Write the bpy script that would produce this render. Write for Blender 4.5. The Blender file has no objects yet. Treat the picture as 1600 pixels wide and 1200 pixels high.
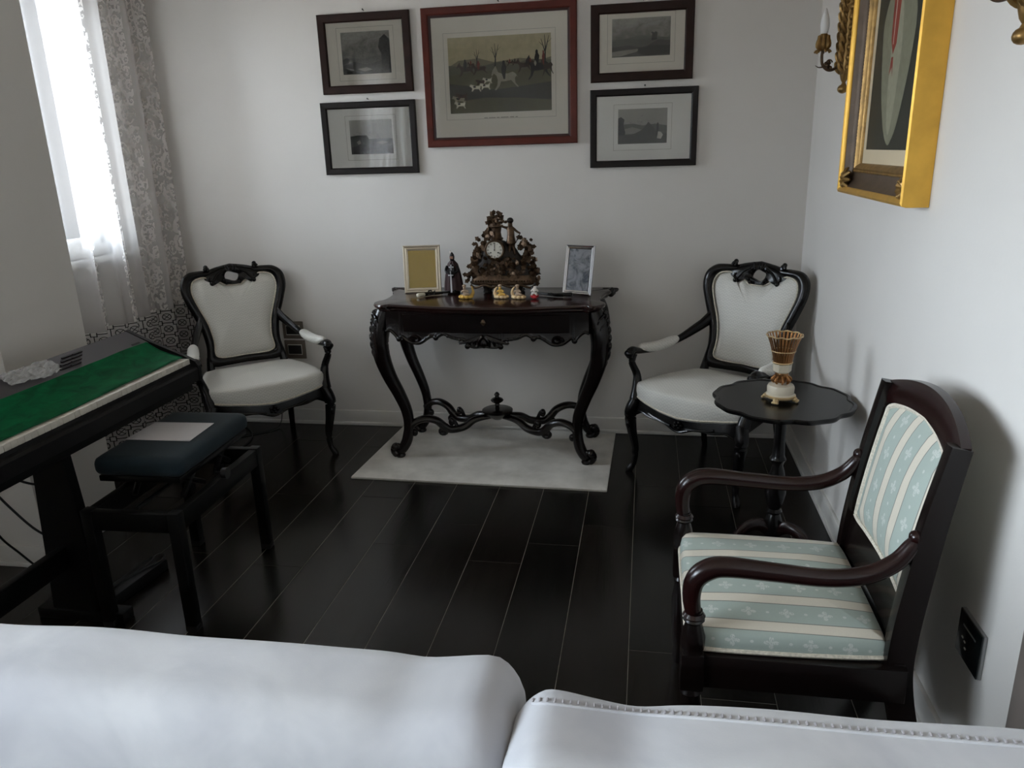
import bpy, bmesh, math, random
from math import sin, cos, pi, radians, sqrt, atan2
from mathutils import Vector, Matrix, noise as mnoise

random.seed(7)
scene = bpy.context.scene
COL = scene.collection

# ------------------------------------------------------------------ camera
cam_d = bpy.data.cameras.new('camera')
cam = bpy.data.objects.new('camera', cam_d)
COL.objects.link(cam)
F_PX, PITCH, ROLL, YAW = 1193.9, 0.29656, 0.030729, -0.177253
fw = Vector((sin(YAW)*cos(PITCH), cos(YAW)*cos(PITCH), -sin(PITCH)))
rt = Vector((cos(YAW), -sin(YAW), 0))
dn = fw.cross(rt)
r2 = rt*cos(ROLL) + dn*sin(ROLL)
d2 = -rt*sin(ROLL) + dn*cos(ROLL)
rot = Matrix((r2, -d2, -fw)).transposed()
cam.matrix_world = Matrix.Translation((0, 0, 1.5)) @ rot.to_4x4()
cam_d.sensor_fit = 'HORIZONTAL'
cam_d.sensor_width = 36.0
cam_d.lens = 36.0*F_PX/1600.0
cam_d.clip_start = 0.02
scene.camera = cam

# ------------------------------------------------------------------ world: overcast daylight
world = bpy.data.worlds.new('overcast_sky')
scene.world = world
world.use_nodes = True
wn = world.node_tree
wn.nodes.clear()
w_out = wn.nodes.new('ShaderNodeOutputWorld')
w_bg = wn.nodes.new('ShaderNodeBackground')
w_tc = wn.nodes.new('ShaderNodeTexCoord')
w_sep = wn.nodes.new('ShaderNodeSeparateXYZ')
w_ramp = wn.nodes.new('ShaderNodeValToRGB')
w_ramp.color_ramp.elements[0].position = 0.47
w_ramp.color_ramp.elements[0].color = (0.30, 0.30, 0.29, 1)
w_ramp.color_ramp.elements[1].position = 0.53
w_ramp.color_ramp.elements[1].color = (0.78, 0.89, 1.0, 1)
w_map = wn.nodes.new('ShaderNodeMath'); w_map.operation = 'MULTIPLY_ADD'
w_map.inputs[1].default_value = 0.5; w_map.inputs[2].default_value = 0.5
wn.links.new(w_tc.outputs['Generated'], w_sep.inputs[0])
wn.links.new(w_sep.outputs['Z'], w_map.inputs[0])
wn.links.new(w_map.outputs[0], w_ramp.inputs[0])
wn.links.new(w_ramp.outputs[0], w_bg.inputs['Color'])
w_bg.inputs['Strength'].default_value = 36.5
wn.links.new(w_bg.outputs[0], w_out.inputs[0])

# light portals in the two window openings (they only guide sky sampling)
def portal(name, loc, sy, sz):
    L = bpy.data.lights.new(name, 'AREA')
    L.shape = 'RECTANGLE'; L.size = sy; L.size_y = sz
    L.cycles.is_portal = True
    o = bpy.data.objects.new(name, L); COL.objects.link(o)
    o.location = loc
    o.rotation_euler = (pi/2, 0, -pi/2)     # -Z of the lamp looks along +X
    return o
portal('window_portal', (-2.80, 3.17, 1.705), 0.82, 1.29)
portal('window_portal', (-2.80, -0.40, 1.675), 2.7, 1.35)

vs = scene.view_settings
vs.view_transform = 'Standard'
vs.look = 'None'
vs.exposure = 0.0
vs.gamma = 1.0
vs.use_curve_mapping = False
scene.cycles.adaptive_threshold = 0.02

# ------------------------------------------------------------------ materials
def srgb(r, g, b):
    f = lambda c: (c/255/12.92) if c/255 <= 0.04045 else ((c/255+0.055)/1.055)**2.4
    return (f(r), f(g), f(b), 1.0)

class NT:
    """tiny helper to write node expressions"""
    def __init__(self, mat):
        self.t = mat.node_tree
    def n(self, kind, **kw):
        x = self.t.nodes.new(kind)
        for k, v in kw.items():
            setattr(x, k, v)
        return x
    def put(self, sock, v):
        if isinstance(v, bpy.types.NodeSocket):
            self.t.links.new(v, sock)
        else:
            sock.default_value = v
    def m(self, op, a, b=0.0, c=None):
        x = self.n('ShaderNodeMath', operation=op)
        self.put(x.inputs[0], a); self.put(x.inputs[1], b)
        if c is not None: self.put(x.inputs[2], c)
        return x.outputs[0]
    def add(self, a, b): return self.m('ADD', a, b)
    def sub(self, a, b): return self.m('SUBTRACT', a, b)
    def mul(self, a, b): return self.m('MULTIPLY', a, b)
    def lt(self, a, b): return self.m('LESS_THAN', a, b)
    def gt(self, a, b): return self.m('GREATER_THAN', a, b)
    def mx(self, a, b): return self.m('MAXIMUM', a, b)
    def mn(self, a, b): return self.m('MINIMUM', a, b)
    def ab(self, a): return self.m('ABSOLUTE', a)
    def frac(self, a): return self.m('FRACT', a)
    def hyp(self, a, b): return self.m('SQRT', self.add(self.mul(a, a), self.mul(b, b)))
    def mix(self, f, a, b):
        x = self.n('ShaderNodeMix', data_type='RGBA')
        self.put(x.inputs[0], f); self.put(x.inputs[6], a); self.put(x.inputs[7], b)
        return x.outputs[2]
    def coord(self, which='Object'):
        return self.n('ShaderNodeTexCoord').outputs[which]
    def xyz(self, v):
        s = self.n('ShaderNodeSeparateXYZ'); self.t.links.new(v, s.inputs[0])
        return s.outputs
    def vec(self, a, b, c=0.0):
        s = self.n('ShaderNodeCombineXYZ')
        self.put(s.inputs[0], a); self.put(s.inputs[1], b); self.put(s.inputs[2], c)
        return s.outputs[0]
    def scale(self, v, s):
        x = self.n('ShaderNodeMapping'); self.t.links.new(v, x.inputs[0])
        x.inputs['Scale'].default_value = s if hasattr(s, '__len__') else (s, s, s)
        return x.outputs[0]
    def noise(self, v, sc, det=3.0, rough=0.5, dist=0.0):
        x = self.n('ShaderNodeTexNoise'); self.t.links.new(v, x.inputs['Vector'])
        x.inputs['Scale'].default_value = sc; x.inputs['Detail'].default_value = det
        x.inputs['Roughness'].default_value = rough; x.inputs['Distortion'].default_value = dist
        return x.outputs[0]
    def ramp(self, f, stops):
        x = self.n('ShaderNodeValToRGB'); self.t.links.new(f, x.inputs[0])
        e = x.color_ramp.elements
        while len(e) < len(stops): e.new(0.5)
        for i, (p, c) in enumerate(stops):
            e[i].position = p; e[i].color = c
        return x.outputs[0]
    def bump(self, h, strength=0.3, dist=0.002):
        x = self.n('ShaderNodeBump'); x.inputs['Strength'].default_value = strength
        x.inputs['Distance'].default_value = dist
        self.t.links.new(h, x.inputs['Height'])
        return x.outputs[0]

def newmat(name):
    m = bpy.data.materials.new(name); m.use_nodes = True
    b = m.node_tree.nodes['Principled BSDF']
    return m, b, NT(m)

def simple(name, col, rough=0.5, metal=0.0, var=0.12, vscale=8.0, bump=0.0, bscale=60.0, spec=0.5, coat=0.0, sheen=0.0):
    m, b, t = newmat(name)
    co = t.coord()
    nz = t.noise(co, vscale, 4.0)
    dark = tuple(c*(1-var) for c in col[:3]) + (1,)
    lite = tuple(min(1, c*(1+var)) for c in col[:3]) + (1,)
    t.put(b.inputs['Base Color'], t.ramp(nz, [(0.3, dark), (0.7, lite)]))
    b.inputs['Roughness'].default_value = rough
    b.inputs['Metallic'].default_value = metal
    b.inputs['Specular IOR Level'].default_value = spec
    b.inputs['Coat Weight'].default_value = coat
    b.inputs['Coat Roughness'].default_value = 0.12
    b.inputs['Sheen Weight'].default_value = sheen
    if bump > 0:
        t.put(b.inputs['Normal'], t.bump(t.noise(co, bscale, 3.0), bump))
    return m

M = {}
M['wall'] = simple('warm_white_plaster', srgb(217, 213, 208), 0.75, var=0.03, vscale=1.5, bump=0.12, bscale=90)
M['ceiling'] = simple('ceiling_paint', srgb(236, 228, 216), 0.85, var=0.02)
M['baseboard'] = simple('white_lacquer', srgb(214, 211, 206), 0.4, var=0.03)
M['subfloor'] = simple('pale_bevel_glint', srgb(150, 144, 134), 0.7)  # pale colour stands in for light glinting off the plank bevels
M['casing'] = simple('taupe_door_casing', srgb(120, 110, 104), 0.5)
M['white_frame'] = simple('white_window_lacquer', srgb(225, 225, 222), 0.35, var=0.02)
M['black_wood'] = simple('ebonised_wood', srgb(8, 6, 6), 0.27, var=0.25, vscale=20, coat=0.08, spec=0.28, bump=0.08, bscale=50)
M['mahog'] = simple('dark_mahogany', srgb(15, 8, 7), 0.25, var=0.3, vscale=14, coat=0.12, spec=0.35, bump=0.06, bscale=50)
M['mahog_top'] = simple('polished_mahogany', srgb(38, 17, 14), 0.2, var=0.25, vscale=10, coat=0.2)
M['red_mahog'] = simple('reddish_mahogany', srgb(27, 9, 8), 0.25, var=0.25, vscale=12, coat=0.12, spec=0.35)
M['dark_frame'] = simple('walnut_frame', srgb(40, 23, 18), 0.45, var=0.2, vscale=16, spec=0.2)
M['black_frame'] = simple('near_black_frame', srgb(22, 16, 15), 0.38, var=0.2, vscale=16, spec=0.25)
M['cherry'] = simple('cherry_red_frame', srgb(84, 32, 22), 0.4, var=0.15, vscale=16, spec=0.25)
M['cherry_dark'] = simple('dark_inner_lip', srgb(50, 18, 15), 0.4)
M['paper'] = simple('print_mount', srgb(232, 225, 212), 0.8, var=0.02)
M['paper_cool'] = simple('print_mount_pale', srgb(240, 238, 232), 0.8, var=0.02)
M['line'] = simple('plate_line', srgb(150, 142, 128), 0.8)
M['nail'] = simple('steel_nail', srgb(90, 88, 85), 0.4, metal=0.8)
M['gold'] = simple('burnished_gold', srgb(214, 166, 70), 0.38, metal=0.6, var=0.12, vscale=14, bump=0.1, bscale=30)
M['gold_old'] = simple('old_gilding', srgb(142, 112, 66), 0.36, metal=0.7, var=0.35, vscale=30, bump=0.15, bscale=80)
M['cove'] = simple('dark_cove', srgb(92, 76, 62), 0.45, metal=0.35, var=0.2, vscale=20)  # hollow band, darker and browner than the gold beside it
M['cream'] = simple('cream_slip', srgb(206, 190, 160), 0.7, var=0.03)
M['bronze'] = simple('dark_bronze', srgb(84, 66, 50), 0.38, metal=0.75, var=0.35, vscale=60, bump=0.25, bscale=140)
M['bronze_dk'] = simple('black_bronze', srgb(34, 28, 24), 0.4, metal=0.6, var=0.3, vscale=60)
M['enamel'] = simple('white_enamel', srgb(214, 210, 200), 0.3, var=0.02)
M['ink'] = simple('black_ink', srgb(18, 17, 17), 0.5)
M['silver'] = simple('polished_silver', srgb(205, 206, 212), 0.16, metal=1.0, var=0.04)
M['champagne'] = simple('champagne_metal', srgb(214, 200, 178), 0.35, metal=0.55, var=0.06)
M['yellow_card'] = simple('yellow_card', srgb(214, 182, 78), 0.7, var=0.05, vscale=5)
M['cape'] = simple('dark_red_cape', srgb(44, 14, 16), 0.6, var=0.25, vscale=40)
M['steel'] = simple('sword_steel', srgb(206, 206, 210), 0.3, metal=0.3)
M['resin_y'] = simple('yellow_resin', srgb(214, 172, 84), 0.45, var=0.12, vscale=50)
M['resin_c'] = simple('cream_resin', srgb(226, 196, 150), 0.45, var=0.1, vscale=50)
M['resin_g'] = simple('greyish_resin', srgb(176, 152, 128), 0.5, var=0.2, vscale=60)
M['resin_w'] = simple('white_resin', srgb(214, 206, 198), 0.45)
M['resin_r'] = simple('red_resin', srgb(176, 26, 36), 0.35)
M['gun'] = simple('gunmetal', srgb(30, 29, 30), 0.35, metal=0.5, var=0.3, vscale=60)
M['ivory'] = simple('ivory_grip', srgb(214, 206, 186), 0.35, var=0.05)
M['piano'] = simple('piano_black', srgb(15, 14, 15), 0.42, var=0.1, spec=0.3)
M['piano_panel'] = simple('piano_grey_panel', srgb(62, 58, 62), 0.38, var=0.06)
M['stand'] = simple('stand_black', srgb(7, 7, 7), 0.45, var=0.2, spec=0.2)
M['key'] = simple('white_key', srgb(205, 200, 190), 0.35, var=0.02)
M['button'] = simple('button_black', srgb(9, 9, 10), 0.3, spec=0.35)
M['teal'] = simple('teal_velvet', srgb(10, 32, 42), 0.8, var=0.25, vscale=10, sheen=0.06, bump=0.1, bscale=200)
M['sheet'] = simple('white_paper', srgb(206, 202, 204), 0.7, var=0.02)
M['cable'] = simple('black_cable', srgb(14, 13, 13), 0.45)
M['taupe'] = simple('taupe_plate', srgb(96, 86, 76), 0.45, var=0.05)
M['black_glass'] = simple('black_glass_plate', srgb(12, 17, 17), 0.14, var=0.1)
M['plate_edge'] = simple('plate_edge_metal', srgb(150, 150, 150), 0.35, metal=0.7)
M['white_line'] = simple('white_trim_line', srgb(210, 208, 200), 0.5)
M['brass'] = simple('brass', srgb(150, 106, 66), 0.3, metal=0.9, var=0.15, vscale=40)
M['brass_lt'] = simple('pale_gilt', srgb(196, 170, 128), 0.35, metal=0.6, var=0.15, vscale=40)
M['porcelain'] = simple('cream_porcelain', srgb(200, 190, 170), 0.25, var=0.03)
M['bulb'] = simple('frosted_bulb', srgb(226, 226, 226), 0.35, var=0.01)
M['trim_cord'] = simple('cream_braid', srgb(206, 198, 182), 0.8, var=0.2, vscale=160, bump=0.5, bscale=300)
M['green'] = None
M['stitch'] = simple('grey_thread', srgb(150, 146, 148), 0.8)

# walls darker top etc. come from light only --------------------------------
def mat_plank(seed):
    m, b, t = newmat('dark_oak_plank')
    co = t.coord()
    v = t.scale(co, (9.0, 0.8, 1.0))
    n1 = t.noise(v, 3.0 + seed*0.3, 6.0, 0.6, 0.8)
    base = [srgb(16, 13, 10), srgb(12, 10, 8), srgb(19, 15, 12)][seed]
    lite = tuple(c*1.9 for c in base[:3]) + (1,)
    t.put(b.inputs['Base Color'], t.ramp(n1, [(0.35, base), (0.75, lite)]))
    t.put(b.inputs['Roughness'], t.m('MULTIPLY_ADD', n1, 0.14, 0.16))
    b.inputs['Specular IOR Level'].default_value = 0.4
    t.put(b.inputs['Normal'], t.bump(t.noise(t.scale(co, (60, 3.0, 1)), 3.0, 4.0), 0.12, 0.001))
    return m
PLANKS = [mat_plank(i) for i in range(3)]

def mat_damask():
    m, b, t = newmat('ivory_damask')
    co = t.coord()
    x, y, z = t.xyz(co)
    S = 44.0
    u = t.mul(x, S); w = t.mul(t.add(z, t.mul(y, 0.8)), S)
    row = t.m('FLOOR', w)
    off = t.mul(t.m('MODULO', row, 2.0), 0.5)
    a = t.sub(t.frac(t.add(u, off)), 0.5); c = t.sub(t.frac(w), 0.5)
    d = t.add(t.ab(a), t.ab(c))
    cell = t.m('SMOOTH_MIN', t.ab(t.sub(d, 0.42)), 0.2, 0.1)
    k = t.ramp(cell, [(0.0, srgb(196, 194, 187)), (0.14, srgb(216, 214, 207))])
    t.put(b.inputs['Base Color'], k)
    b.inputs['Roughness'].default_value = 0.48
    b.inputs['Sheen Weight'].default_value = 0.12
    t.put(b.inputs['Normal'], t.bump(cell, 0.35, 0.003))
    return m
M['damask'] = mat_damask()

def mat_stripe(on_seat):
    m, b, t = newmat('striped_brocade')
    co = t.coord()
    x, y, z = t.xyz(co)
    along = x if on_seat else z
    if on_seat: y = t.add(y, z)
    P = 0.105
    v = t.frac(t.add(t.m('DIVIDE', y, P), 0.25))      # 0..1 across one repeat
    vv = t.ab(t.sub(v, 0.5))                            # 0 centre of cream band
    cream = t.lt(vv, 0.17)
    line = t.mul(t.lt(t.ab(t.sub(vv, 0.17)), 0.014), 1.0)
    teal = srgb(166, 178, 170); creamc = srgb(214, 206, 190)
    nz = t.noise(co, 240.0, 2.0)
    col = t.mix(cream, teal, creamc)
    # motif in the middle of the teal band: four-petal sprig
    w = t.mul(t.sub(t.frac(t.add(v, 0.5)), 0.5), P)     # metres from teal centre
    A = 0.085
    rowid = t.m('FLOOR', t.add(t.m('DIVIDE', y, P), 0.75))
    sh = t.mul(t.m('MODULO', t.ab(rowid), 2.0), 0.5)
    s = t.mul(t.sub(t.frac(t.add(t.m('DIVIDE', along, A), sh)), 0.5), A)
    r = t.hyp(w, s)
    th = t.m('ARCTAN2', s, w)
    rad = t.m('MULTIPLY_ADD', t.ab(t.m('COSINE', t.mul(th, 2.0))), 0.013, 0.004)
    mot = t.mul(t.lt(r, rad), t.gt(t.noise(co, 320.0, 1.0), 0.42))
    s2 = t.mul(t.sub(t.frac(t.add(t.m('DIVIDE', along, A), t.add(sh, 0.5))), 0.5), A)
    dot = t.lt(t.hyp(w, s2), 0.004)
    mot = t.mx(mot, dot)
    col = t.mix(t.mul(mot, 0.6), col, srgb(214, 216, 210))
    col = t.mix(t.mul(line, 0.75), col, srgb(84, 80, 74))
    col = t.mix(t.mul(nz, 0.12), col, srgb(120, 124, 120))
    t.put(b.inputs['Base Color'], col)
    b.inputs['Roughness'].default_value = 0.45
    b.inputs['Sheen Weight'].default_value = 0.1
    t.put(b.inputs['Normal'], t.bump(t.noise(co, 500.0, 1.0), 0.1, 0.001))
    return m
M['stripe'] = mat_stripe(False); M['stripe_seat'] = mat_stripe(True)

def mat_rug():
    m, b, t = newmat('pale_grey_rug')
    co = t.coord()
    n1 = t.noise(co, 7.0, 4.0, 0.6); n2 = t.noise(co, 420.0, 2.0)
    f = t.m('MULTIPLY_ADD', n2, 0.35, t.mul(n1, 0.7))
    t.put(b.inputs['Base Color'], t.ramp(f, [(0.35, srgb(176, 172, 164)), (0.7, srgb(218, 214, 206))]))
    b.inputs['Roughness'].default_value = 0.95
    b.inputs['Sheen Weight'].default_value = 0.2
    t.put(b.inputs['Normal'], t.bump(n2, 0.6, 0.003))
    return m
M['rug'] = mat_rug()

def mat_sofa():
    m, b, t = newmat('cream_microsuede')
    co = t.coord()
    n1 = t.noise(co, 5.0, 4.0, 0.6, 0.5)
    t.put(b.inputs['Base Color'], t.ramp(n1, [(0.35, srgb(164, 164, 168)), (0.65, srgb(182, 182, 184))]))
    b.inputs['Roughness'].default_value = 0.85
    b.inputs['Sheen Weight'].default_value = 0.25
    t.put(b.inputs['Normal'], t.bump(t.noise(co, 400.0, 2.0), 0.08, 0.001))
    return m
M['sofa'] = mat_sofa()

def mat_green():
    m, b, t = newmat('green_felt')
    co = t.coord()
    n1 = t.noise(t.scale(co, (9, 4, 9)), 3.0, 4.0, 0.6, 0.8)
    t.put(b.inputs['Base Color'], t.ramp(n1, [(0.3, srgb(0, 66, 36)), (0.7, srgb(0, 100, 58))]))
    b.inputs['Roughness'].default_value = 0.8
    b.inputs['Sheen Weight'].default_value = 0.0
    b.inputs['Specular IOR Level'].default_value = 0.15
    t.put(b.inputs['Normal'], t.bump(n1, 0.4, 0.004))
    return m
M['green'] = mat_green()

def mat_glass(name, tint=(0.995, 0.998, 0.998, 1), gloss_rough=0.0):
    m = bpy.data.materials.new(name); m.use_nodes = True
    nt = m.node_tree; nt.nodes.clear(); t = NT(m)
    out = t.n('ShaderNodeOutputMaterial')
    tr = t.n('ShaderNodeBsdfTransparent'); tr.inputs[0].default_value = tint
    gl = t.n('ShaderNodeBsdfGlossy'); gl.inputs['Roughness'].default_value = gloss_rough
    fr = t.n('ShaderNodeFresnel'); fr.inputs[0].default_value = 1.45
    mx = t.n('ShaderNodeMixShader')
    nt.links.new(fr.outputs[0], mx.inputs[0]); nt.links.new(tr.outputs[0], mx.inputs[1]); nt.links.new(gl.outputs[0], mx.inputs[2])
    nt.links.new(mx.outputs[0], out.inputs[0])
    return m
M['glass'] = mat_glass('clear_glass')

def mat_plastic():
    m = bpy.data.materials.new('clear_plastic_film'); m.use_nodes = True
    nt = m.node_tree; nt.nodes.clear(); t = NT(m)
    out = t.n('ShaderNodeOutputMaterial')
    tr = t.n('ShaderNodeBsdfTransparent')
    pb = t.n('ShaderNodeBsdfPrincipled'); pb.inputs['Base Color'].default_value = srgb(215, 215, 215)
    pb.inputs['Roughness'].default_value = 0.18
    mx = t.n('ShaderNodeMixShader')
    nz = t.noise(t.coord(), 40.0, 3.0)
    t.put(mx.inputs[0], t.m('MULTIPLY_ADD', nz, 0.5, 0.2))
    nt.links.new(tr.outputs[0], mx.inputs[1]); nt.links.new(pb.outputs[0], mx.inputs[2])
    nt.links.new(mx.outputs[0], out.inputs[0])
    return m
M['plastic'] = mat_plastic()

def mat_curtain():
    """sheer voile with woven scroll pattern; UV in metres"""
    m = bpy.data.materials.new('sheer_scroll_voile'); m.use_nodes = True
    nt = m.node_tree; nt.nodes.clear(); t = NT(m)
    uv = t.coord('UV')
    u, v, _ = t.xyz(uv)
    wob = t.noise(uv, 6.0, 2.0)
    def scroll(scale, k, seed):
        vo = t.n('ShaderNodeTexVoronoi', voronoi_dimensions='2D')
        sc = t.n('ShaderNodeMapping'); nt.links.new(uv, sc.inputs[0])
        sc.inputs['Scale'].default_value = (scale, scale*0.8, 1); sc.inputs['Location'].default_value = (seed, seed*1.7, 0)
        nt.links.new(sc.outputs[0], vo.inputs['Vector']); vo.inputs['Scale'].default_value = 1.0
        vo.inputs['Randomness'].default_value = 0.75
        vx, vy, _z = t.xyz(sc.outputs[0]); px, py, _w = t.xyz(vo.outputs['Position'])
        dx = t.sub(vx, px); dy = t.sub(vy, py)
        r = t.add(t.hyp(dx, dy), 0.02)
        th = t.m('ARCTAN2', dy, dx)
        cr, cg, cb = t.xyz(vo.outputs['Color'])
        sg = t.m('MULTIPLY_ADD', t.gt(cr, 0.5), 2.0, -1.0)
        ph = t.add(t.mul(th, sg), t.mul(t.m('LOGARITHM', r, 2.718), k))
        ph = t.add(ph, t.mul(wob, 5.0))
        s = t.m('SINE', ph)
        leaf = t.m('SINE', t.add(t.mul(th, 9.0), t.mul(r, 16.0)))
        return t.mul(t.gt(t.add(s, t.mul(leaf, 0.35)), 0.30), t.lt(r, 0.62))
    pat = t.mx(scroll(11.0, 5.0, 0.3), t.mul(scroll(21.0, 4.0, 5.1), 1.0))
    gate = t.gt(t.noise(uv, 26.0, 2.0), 0.40)
    pat = t.mul(pat, gate)
    band = t.gt(t.m('SINE', t.m('MULTIPLY_ADD', u, 2*pi/0.34, 0.6)), -0.25)
    pat = t.mul(pat, band)
    pat = t.mul(pat, t.gt(v, 0.70))
    # lattice hem
    a = t.sub(t.frac(t.m('DIVIDE', u, 0.088)), 0.5); b_ = t.sub(t.frac(t.m('DIVIDE', v, 0.066)), 0.5)
    aa = t.ab(a); bb = t.ab(b_)
    sq = t.lt(t.ab(t.sub(t.mx(aa, bb), 0.17)), 0.03)
    hl = t.mul(t.lt(bb, 0.032), t.gt(aa, 0.17)); vl = t.mul(t.lt(aa, 0.028), t.gt(bb, 0.17))
    ci = t.lt(t.ab(t.sub(t.hyp(t.sub(aa, 0.5), t.sub(bb, 0.5)), 0.26)), 0.026)
    cx = t.mul(t.lt(t.ab(t.sub(aa, bb)), 0.032), t.gt(t.mx(aa, bb), 0.30))
    lat = t.mx(t.mx(t.mx(sq, hl), t.mx(vl, ci)), cx)
    hem = t.lt(v, 0.70)
    lat = t.mul(lat, hem)
    out = t.n('ShaderNodeOutputMaterial')
    tr = t.n('ShaderNodeBsdfTransparent'); tr.inputs[0].default_value = (0.97, 0.97, 0.97, 1)
    df = t.n('ShaderNodeBsdfDiffuse'); tl = t.n('ShaderNodeBsdfTranslucent')
    colr = t.mix(lat, srgb(232, 228, 226), srgb(14, 12, 12))
    nt.links.new(colr, df.inputs[0]); nt.links.new(colr, tl.inputs[0])
    m1 = t.n('ShaderNodeMixShader'); m1.inputs[0].default_value = 0.6
    nt.links.new(df.outputs[0], m1.inputs[1]); nt.links.new(tl.outputs[0], m1.inputs[2])
    m2 = t.n('ShaderNodeMixShader')
    op = t.add(0.36, t.mul(pat, 0.54))
    op = t.mn(t.add(op, t.mul(hem, 0.25)), 0.97)
    op = t.mx(op, t.mul(lat, 0.97))
    t.put(m2.inputs[0], op)
    nt.links.new(tr.outputs[0], m2.inputs[1]); nt.links.new(m1.outputs[0], m2.inputs[2])
    nt.links.new(m2.outputs[0], out.inputs[0])
    return m
M['curtain'] = mat_curtain()

def mat_print(name, seed, sky, mid, dark):
    """soft aquatint tones for the little landscape engravings (flat print)"""
    m, b, t = newmat(name)
    co = t.coord()
    x, y, z = t.xyz(co)
    n1 = t.noise(t.scale(co, (1, 1, 1.6)), 13.0+seed, 6.0, 0.65, 0.6)
    n2 = t.noise(co, 46.0+seed*3, 4.0, 0.6)
    f = t.add(t.mul(z, 4.2), t.mul(t.sub(n1, 0.5), 1.5))
    f = t.add(t.add(f, t.mul(t.sub(n2, 0.5), 0.5)), 0.45)
    t.put(b.inputs['Base Color'], t.ramp(f, [(0.05, dark), (0.45, mid), (0.95, sky)]))
    b.inputs['Roughness'].default_value = 0.8
    return m

# ------------------------------------------------------------------ mesh helpers
def cr(pts, n=6, closed=False):
    """Catmull-Rom through points of any dimension"""
    P = [tuple(p) for p in pts]; N = len(P); out = []
    rng = range(N) if closed else range(N-1)
    for i in rng:
        g = (lambda k: P[k % N]) if closed else (lambda k: P[max(0, min(N-1, k))])
        p0, p1, p2, p3 = g(i-1), g(i), g(i+1), g(i+2)
        for j in range(n):
            s = j/n
            out.append(tuple(0.5*((2*b)+(-a+c)*s+(2*a-5*b+4*c-d)*s*s+(-a+3*b-3*c+d)*s**3) for a, b, c, d in zip(p0, p1, p2, p3)))
    if not closed: out.append(P[-1])
    return out

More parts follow.
